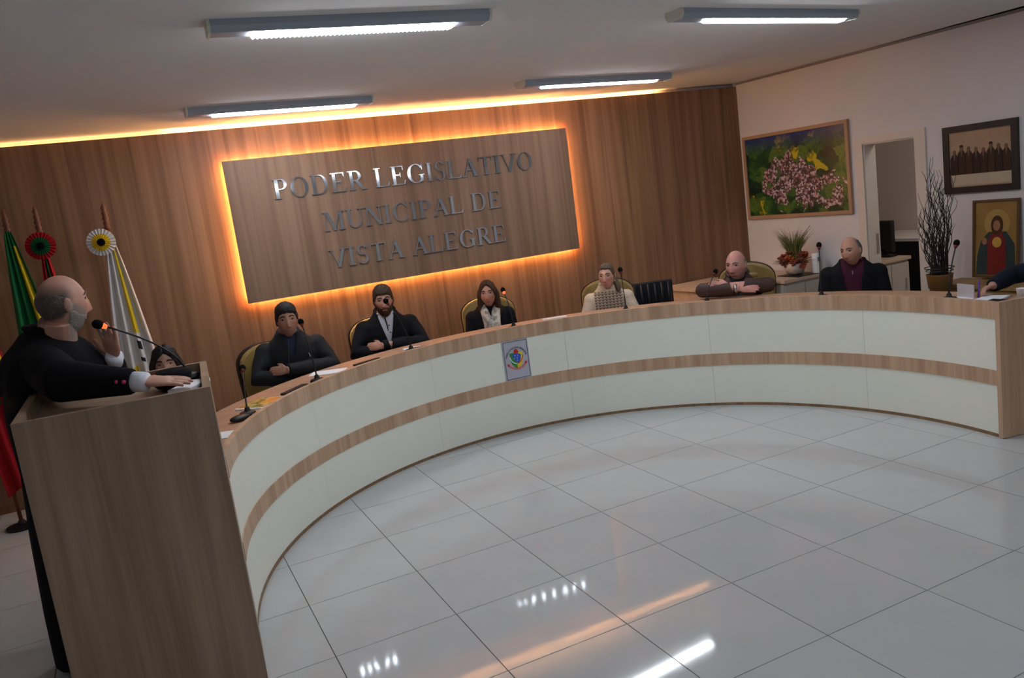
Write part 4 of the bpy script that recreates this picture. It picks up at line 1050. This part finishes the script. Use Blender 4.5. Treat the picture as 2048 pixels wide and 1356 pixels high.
# ------------------------------------------------------------------ framed pictures on the right wall
def aerialM():
    M = bpy.data.materials.new('aerial_print'); M.use_nodes = True; nt = M.node_tree; b = nt.nodes['Principled BSDF']; N = nt.nodes.new; L = nt.links.new
    tc = N('ShaderNodeTexCoord'); sp = N('ShaderNodeSeparateXYZ'); L(tc.outputs['Object'], sp.inputs[0])
    def mth(op, *a):
        q = N('ShaderNodeMath'); q.operation = op
        for i, v in enumerate(a):
            if isinstance(v, (int, float)): q.inputs[i].default_value = v
            else: L(v, q.inputs[i])
        return q.outputs[0]
    n1 = N('ShaderNodeTexNoise'); n1.inputs['Scale'].default_value = 4.5; n1.inputs['Detail'].default_value = 6; n1.inputs['Distortion'].default_value = .8; L(tc.outputs['Object'], n1.inputs['Vector'])
    fields = N('ShaderNodeValToRGB'); e = fields.color_ramp.elements; e[0].position = .3; e[0].color = S((18,34,30)); e[1].position = .72; e[1].color = S((196,176,30))
    for p_, c in ((.42, (30,66,36)), (.52, (58,96,40)), (.60, (88,120,46)), (.66, (70,84,40))): q = e.new(p_); q.color = S(c)
    wv = N('ShaderNodeVectorMath'); wv.operation = 'MULTIPLY_ADD'; wv.inputs[1].default_value = (.22, .22, .22); L(n1.outputs['Color'], wv.inputs[0]); L(tc.outputs['Object'], wv.inputs[2])
    vf = N('ShaderNodeTexVoronoi'); vf.inputs['Scale'].default_value = 8; L(wv.outputs[0], vf.inputs['Vector']); sf = N('ShaderNodeSeparateColor'); L(vf.outputs['Color'], sf.inputs[0])
    nf = N('ShaderNodeTexNoise'); nf.inputs['Scale'].default_value = 30; L(tc.outputs['Object'], nf.inputs['Vector'])
    L(mth('ADD', mth('MULTIPLY', sf.outputs[0], .42), mth('ADD', mth('MULTIPLY', n1.outputs['Fac'], .35), mth('MULTIPLY', nf.outputs['Fac'], .22))), fields.inputs['Fac'])
    vo = N('ShaderNodeTexVoronoi'); vo.inputs['Scale'].default_value = 55; L(tc.outputs['Object'], vo.inputs['Vector'])
    town = N('ShaderNodeValToRGB'); e = town.color_ramp.elements; e[0].position = .15; e[0].color = S((206,186,196)); e[1].position = .6; e[1].color = S((70,56,54)); q = e.new(.35); q.color = S((164,110,112))
    sep = N('ShaderNodeSeparateColor'); L(vo.outputs['Color'], sep.inputs[0]); L(sep.outputs[0], town.inputs['Fac'])
    dx = mth('MULTIPLY', mth('ADD', sp.outputs['X'], mth('MULTIPLY', sp.outputs['Z'], .75)), 1.5); dz = mth('MULTIPLY', mth('ADD', sp.outputs['Z'], .09), 2.9)
    dist = mth('SQRT', mth('ADD', mth('MULTIPLY', dx, dx), mth('MULTIPLY', dz, dz)))
    tm = mth('LESS_THAN', mth('ADD', dist, mth('MULTIPLY', n1.outputs['Fac'], 2.6)), 1.95)
    mx = N('ShaderNodeMix'); mx.data_type = 'RGBA'; L(tm, mx.inputs[0]); L(fields.outputs['Color'], mx.inputs[6]); L(town.outputs['Color'], mx.inputs[7])
    hz = mth('MULTIPLY', mth('SUBTRACT', sp.outputs['Z'], .26), 5.5); hz.node.use_clamp = True
    mx2 = N('ShaderNodeMix'); mx2.data_type = 'RGBA'; L(hz, mx2.inputs[0]); L(mx.outputs[2], mx2.inputs[6]); mx2.inputs[7].default_value = S((48,58,120))
    L(mx2.outputs[2], b.inputs['Base Color']); b.inputs['Roughness'].default_value = .3
    return M
def framed(name, label, u0, u1, z0, z1, fw, depth, frameM, printM, lean=0, wall_off=.0):
    root = thing(name, label, 'picture'); root.matrix_world = RW @ Matrix.Translation(((u0+u1)/2, -wall_off, (z0+z1)/2)) @ Matrix.Rotation(lean, 4, 'X')
    a, c = (u1-u0)/2, (z1-z0)/2
    for x0, x1, q0, q1 in ((-a, a, c-fw, c), (-a, a, -c, -c+fw), (-a, -a+fw, -c+fw, c-fw), (a-fw, a, -c+fw, c-fw)):
        bm = B(); box(bm, x0, x1, -depth, -.002, q0, q1); obj('frame_bar', bm, frameM, root)
    bm = B(); box(bm, -a+fw, a-fw, -depth*.55, -.004, -c+fw, c-fw); obj('print', bm, printM, root)
    return root, a-fw, c-fw, -depth*.55
framed('aerial_picture', 'large framed aerial photograph of a town among green fields', .055, 1.485, 1.355, 2.285, .035, .035, mat('frame_tan', (176,140,110), .5, .35), aerialM())
gp, a, c, yf = framed('group_photo', 'old sepia group photograph in a wide dark wooden frame', 2.475, 3.13, 1.475, 2.06, .055, .03, mat('frame_dark', (38,26,24), .45, .4), mat('sepia_print', (172,142,114), .5, .3, var=.2, vscale=9))
def onprint(name, root, poly, col, yf, lay=1, n=None):
    bm = B(); prism(bm, poly, yf-.0012*lay, yf+.001); return obj(name, bm, mat('print_%d_%d_%d' % col, col, .55, .25, var=.12, vscale=20), root)
onprint('caption', gp, [(-a+.01, -c+.012), (a-.01, -c+.012), (a-.01, -c+.105), (-a+.01, -c+.105)], (186,172,150), yf)
onprint('ground', gp, [(-a+.005, -c+.115), (a-.005, -c+.115), (a-.005, -c+.25), (-a+.005, -c+.25)], (64,42,32), yf)
for k in range(8):
    x = -a+.045+k*(2*a-.09)/7; hh = .05+.022*((k*7) % 5)/4; z = .03+.03*((k*3) % 4)/3
    onprint('figure', gp, [(x-.036, -.13), (x+.036, -.13), (x+.036, z-.012), (x+.012, z+.022), (x-.012, z+.022), (x-.036, z-.012)], (52+6*(k % 3), 34+4*(k % 3), 26), yf, 2)
    onprint('figure_shirt', gp, [(x-.009, z+.02), (x+.009, z+.02), (x, z-.045)], (118,92,74), yf, 3)
    onprint('figure_head', gp, [(x+.015*math.cos(q*PI/5), z+.036+.019*math.sin(q*PI/5)) for q in range(10)], (122,88,68), yf, 3)
    if k % 4 == 1: onprint('figure_hat', gp, [(x-.017, z+.045), (x+.017, z+.045), (x+.010, z+.064), (x-.010, z+.064)], (40,28,24), yf, 4)
ip, a, c, yf = framed('devotional_picture', 'framed painting of a robed figure standing on the small table', 2.735, 3.135, .735, 1.405, .02, .025, mat('frame_brown', (96,66,40), .5, .35), mat('gold_ground', (150,118,62), .5, .25, var=.35, vscale=5), lean=-.07, wall_off=.035)
E_ = lambda cx, cz, rx, rz, n=18: [(cx+rx*math.cos(2*PI*k/n), cz+rz*math.sin(2*PI*k/n)) for k in range(n)]
onprint('glow', ip, E_(.01, .13, .11, .12), (172,140,78), yf, 1)
onprint('mantle', ip, [(-a+.01, -c+.005), (a-.01, -c+.005), (a-.02, -.05), (.09, .06), (-.06, .06), (-.13, -.02), (-a+.02, -.14)], (46,62,62), yf, 2)
onprint('robe', ip, [(-.075, -c+.005), (.09, -c+.005), (.085, -.02), (.055, .055), (-.03, .055), (-.07, -.03)], (120,36,32), yf, 3)
onprint('hair', ip, E_(.012, .115, .052, .082), (74,46,28), yf, 4); onprint('face', ip, E_(.010, .112, .030, .045), (164,116,84), yf, 5)
onprint('chest_light', ip, E_(.012, -.03, .04, .045), (204,160,70), yf, 4); onprint('raised_hand', ip, E_(-.095, -.02, .022, .03), (164,112,82), yf, 4)

# ------------------------------------------------------------------ furniture by the right wall
def table_box(name, label, cat, x0, x1, y0, y1, zt, M, legs=True, panel=False, group=None):
    t = thing(name, label, cat, ((x0+x1)/2, (y0+y1)/2, 0), 0, group); ax, ay = (x1-x0)/2, (y1-y0)/2
    bm = B(); box(bm, -ax, ax, -ay, ay, zt-.035, zt); obj('top', bm, M, t, bevel=.003)
    if legs:
        for sx in (-1, 1):
            bm = B(); q = sx*(ax-.05); box(bm, q-.025, q+.025, -ay+.03, ay-.03, 0, zt-.035); obj('side_panel', bm, M, t)
        bm = B(); box(bm, -ax+.075, ax-.075, ay-.08, ay-.06, .25, zt-.035); obj('modesty_panel', bm, M, t)
    if panel:
        bm = B(); box(bm, -ax+.02, ax-.02, -ay+.03, ay, .06, zt-.035); obj('carcass', bm, mat('cabinet_grey', (188,178,168), .5, .35), t)
        for q in range(2):
            bm = B(); xx = -ax+.025+q*(ax-.025); box(bm, xx+.004, xx+ax-.03, -ay+.012, -ay+.03, .08, zt-.06); dd = obj('cabinet_door', bm, mat('cabinet_grey'), t)
            bm = B(); box(bm, xx+ax-.09, xx+ax-.075, -ay+.002, -ay+.012, .45, .57); obj('handle', bm, M_CHROME, dd)
        bm = B(); box(bm, -ax+.04, ax-.04, -ay+.05, ay-.02, 0, .06); obj('plinth', bm, M_BLACKPL, t)
    return t
table_box('corner_table', 'pale wooden table in the corner by the wooden wall with a paper on it', 'table', 2.95, 3.64, 2.90, 3.92, .775, M_TABLEWOOD)
sheet('paper_sheet', 3.10, 3.14, .7755, .10, .14, .2, 'crumpled white paper on the pale corner table', 'paper', h=.012)
table_box('sideboard', 'pale low sideboard against the white wall carrying the flower bowl', 'cabinet', 3.67, 4.255, 2.82, 3.90, .765, M_TABLEWOOD, False, True)
# flower bowl
fb = thing('flower_bowl', 'round cream bowl with orange dried flowers and green grass on the sideboard', 'plant', (4.02, 3.02, .772))
bm = B(); lathe(bm, [(.05, 0), (.085, .02), (.11, .07), (.105, .115), (.09, .125), (.08, .11)], seg=26); obj('bowl', bm, mat('bowl_cream', (206,188,172), .4, .4), fb, smooth=True)
rnd = random.Random(4)
for k in range(40):
    a = rnd.uniform(0, 2*PI); rr = rnd.uniform(.03, .13); z = .14+rnd.uniform(-.02, .10)-(rr-.04)*.3
    bm = B(); q = rnd.uniform(.034, .056)
    for pz in range(7):
        b = 2*PI*pz/7; ell(bm, (q*.6*math.cos(b), q*.6*math.sin(b), .004*(pz % 2)), (q*.5, q*.28, q*.3), 8, 5, rot=Matrix.Rotation(b, 3, 'Z'))
    ell(bm, (0, 0, .008), (q*.35, q*.35, q*.3), 8, 5)
    o = obj('flower', bm, F('petal_%d' % (k % 3), ((168,86,48), (146,66,42), (120,66,56))[k % 3]), fb, smooth=True, loc=(rr*math.cos(a), rr*math.sin(a), z)); o.rotation_euler = (rnd.uniform(-.7, .7), rnd.uniform(-.7, .7), a)
def blades(n, rnd, r0, h0, h1, spread, c, base):
    bm = B()
    for k in range(n):
        a = rnd.uniform(0, 2*PI); h = rnd.uniform(h0, h1); s = rnd.uniform(.1, spread); x, y = r0*rnd.uniform(0, 1)*math.cos(a), r0*rnd.uniform(0, 1)*math.sin(a)
        tube(bm, [(x, y, base), (x+s*.25*math.cos(a), y+s*.25*math.sin(a), base+h*.6), (x+s*math.cos(a), y+s*math.sin(a), base+h)], [.003, .0025, .0006], 4)
    return bm
obj('grass_tuft', blades(130, rnd, .05, .20, .34, .12, 0, .12), F('grass_green', (92,112,44)), fb, kind='stuff')
obj('grass_wisps', blades(60, rnd, .06, .26, .40, .19, 0, .12), F('grass_dry', (138,124,92)), fb, kind='stuff')
obj('leaf_fringe', blades(60, rnd, .10, .0, .05, .19, 0, .12), F('leaf_dark', (70,74,44)), fb, kind='stuff')
cdl = thing('white_canister', 'white cylindrical canister with a grey mark beside the flower bowl', 'canister', (4.15, 2.85, .772))
bm = B(); lathe(bm, [(.040, 0), (.042, .01), (.042, .20), (.040, .205), (.001, .206)], seg=26); obj('canister_body', bm, M_PAPER, cdl, smooth=True)
bm = B(); box(bm, -.018, .018, -.0445, -.040, .12, .165); obj('printed_mark', bm, mat('grey_mark', (120,124,132), .6, .3), cdl)
bm = B(); box(bm, 3.88, 4.16, 2.825, 3.14, .7652, .7718); tag(obj('tray_mat', bm, M_BLACKPL), 'thin black mat under the flower bowl and canister', 'mat')
# side room furniture through the doorway
table_box('side_room_counter', 'beige counter standing in the side room beyond the doorway', 'counter', 4.62, 5.20, 2.55, 3.05, .80, M_TABLEWOOD, False, True)
mo = thing('black_monitor', 'black monitor on the side room counter seen through the doorway', 'monitor', (5.09, 2.80, .801), PI/2)
bm = B(); box(bm, -.13, .15, -.03, .03, .05, .39); obj('screen_housing', bm, M_BLACKPL, mo, bevel=.01)
bm = B(); box(bm, -.03, .03, -.02, .03, .0, .08); obj('stand', bm, M_BLACKPL, mo); bm = B(); box(bm, -.12, .12, -.06, .06, 0, .02); obj('stand_foot', bm, M_BLACKPL, mo)
table_box('side_room_desk', 'white topped desk with dark front deeper in the side room', 'desk', 5.45, 6.28, 2.3, 3.6, .95, mat('desk_top_white', (216,208,200), .4, .4), False, False)
bm = B(); box(bm, 5.50, 6.26, 2.33, 3.58, 0, .913); tag(obj('dark_cabinet', bm, M_BLACKPL), 'dark cabinet body under the white desk top in the side room', 'cabinet')
bm = B(); box(bm, 6.285, 6.30, 2.2, 2.24, 0, 2.3); tag(obj('wall_conduit', bm, mat('conduit', (190,160,130), .6, .3)), 'thin vertical tan conduit on the side room wall', 'conduit')
# small table, stand and twig pot
table_box('small_table', 'small tan wooden table under the framed robed figure', 'table', 4.06, 4.41, .62, 1.40, .72, wood('tan_wood', (150,118,72), (178,146,96), .8, 14, 14), True)
ps = thing('plant_stand', 'white metal plant stand carrying the tan twig pot', 'plant stand', (3.93, 1.24, 0))
MWm = mat('white_metal', (214,212,212), .4, .4)
bm = B(); lathe(bm, [(.12, .575), (.12, .59)], seg=24); obj('top_disc', bm, MWm, ps)
for q in range(4):
    a = PI/4+q*PI/2; bm = B(); tube(bm, [(.10*math.cos(a), .10*math.sin(a), .58), (.13*math.cos(a), .13*math.sin(a), .004)], .009, 8); obj('leg', bm, MWm, ps)
tp = thing('twig_pot', 'tan pot full of curly dark twigs beside the doorway', 'plant', (3.93, 1.24, .59))
bm = B(); lathe(bm, [(.070, 0), (.078, .01), (.083, .12), (.092, .125), (.105, .235), (.108, .245), (.098, .245), (.09, .15), (.02, .14)], seg=26); obj('pot', bm, mat('pot_tan', (132,92,44), .5, .35, var=.15, vscale=8), tp, smooth=True)
for zz, rr in ((.275, .105), (.30, .115)):
    bm = B(); tube(bm, [(rr*math.cos(2*PI*k/24), rr*math.sin(2*PI*k/24), zz) for k in range(25)], .004, 6); obj('wire_ring', bm, M_BLACKPL, tp)
rnd = random.Random(12); MT = mat('twig_dark', (58,44,42), .8, .2)
for k in range(38):
    a = rnd.uniform(0, 2*PI); r0 = rnd.uniform(.0, .06); x, y = r0*math.cos(a), r0*math.sin(a); z = .15; pts = []; h = rnd.uniform(.45, 1.0) if k > 4 else rnd.uniform(.95, 1.15)
    n = 16; ph = rnd.uniform(0, 6); sp = rnd.uniform(.01, .13)
    for i in range(n+1):
        s = i/n; pts.append((x+sp*s*math.cos(a)+.022*math.sin(s*17+ph)*(s+.2), y+sp*s*math.sin(a)+.022*math.cos(s*14+ph*2)*(s+.2), z+h*s))
    bm = B(); tube(bm, pts, [.0055*(1-.75*i/n) for i in range(n+1)], 5)
    for q in range(3):
        i = rnd.randint(5, 13); p_ = Vector(pts[i]); b = rnd.uniform(0, 2*PI); l = rnd.uniform(.06, .16)
        tube(bm, [p_, p_+Vector((.25*l*math.cos(b), .25*l*math.sin(b), l*.5)), p_+Vector((.35*l*math.cos(b+1), .35*l*math.sin(b+1), l))], [.003, .0022, .001], 4)
    obj('twig', bm, MT, tp)
# pen in the writing hand
pn = thing('pen', 'purple pen held in the writing hand', 'pen', (2.862, .125, .866))
bm = B(); tube(bm, [(0, 0, 0), (.022, .012, .05), (.055, .03, .11)], [.003, .0055, .0055], 8); obj('barrel', bm, mat('pen_purple', (86,60,170), .4, .4), pn, smooth=True)
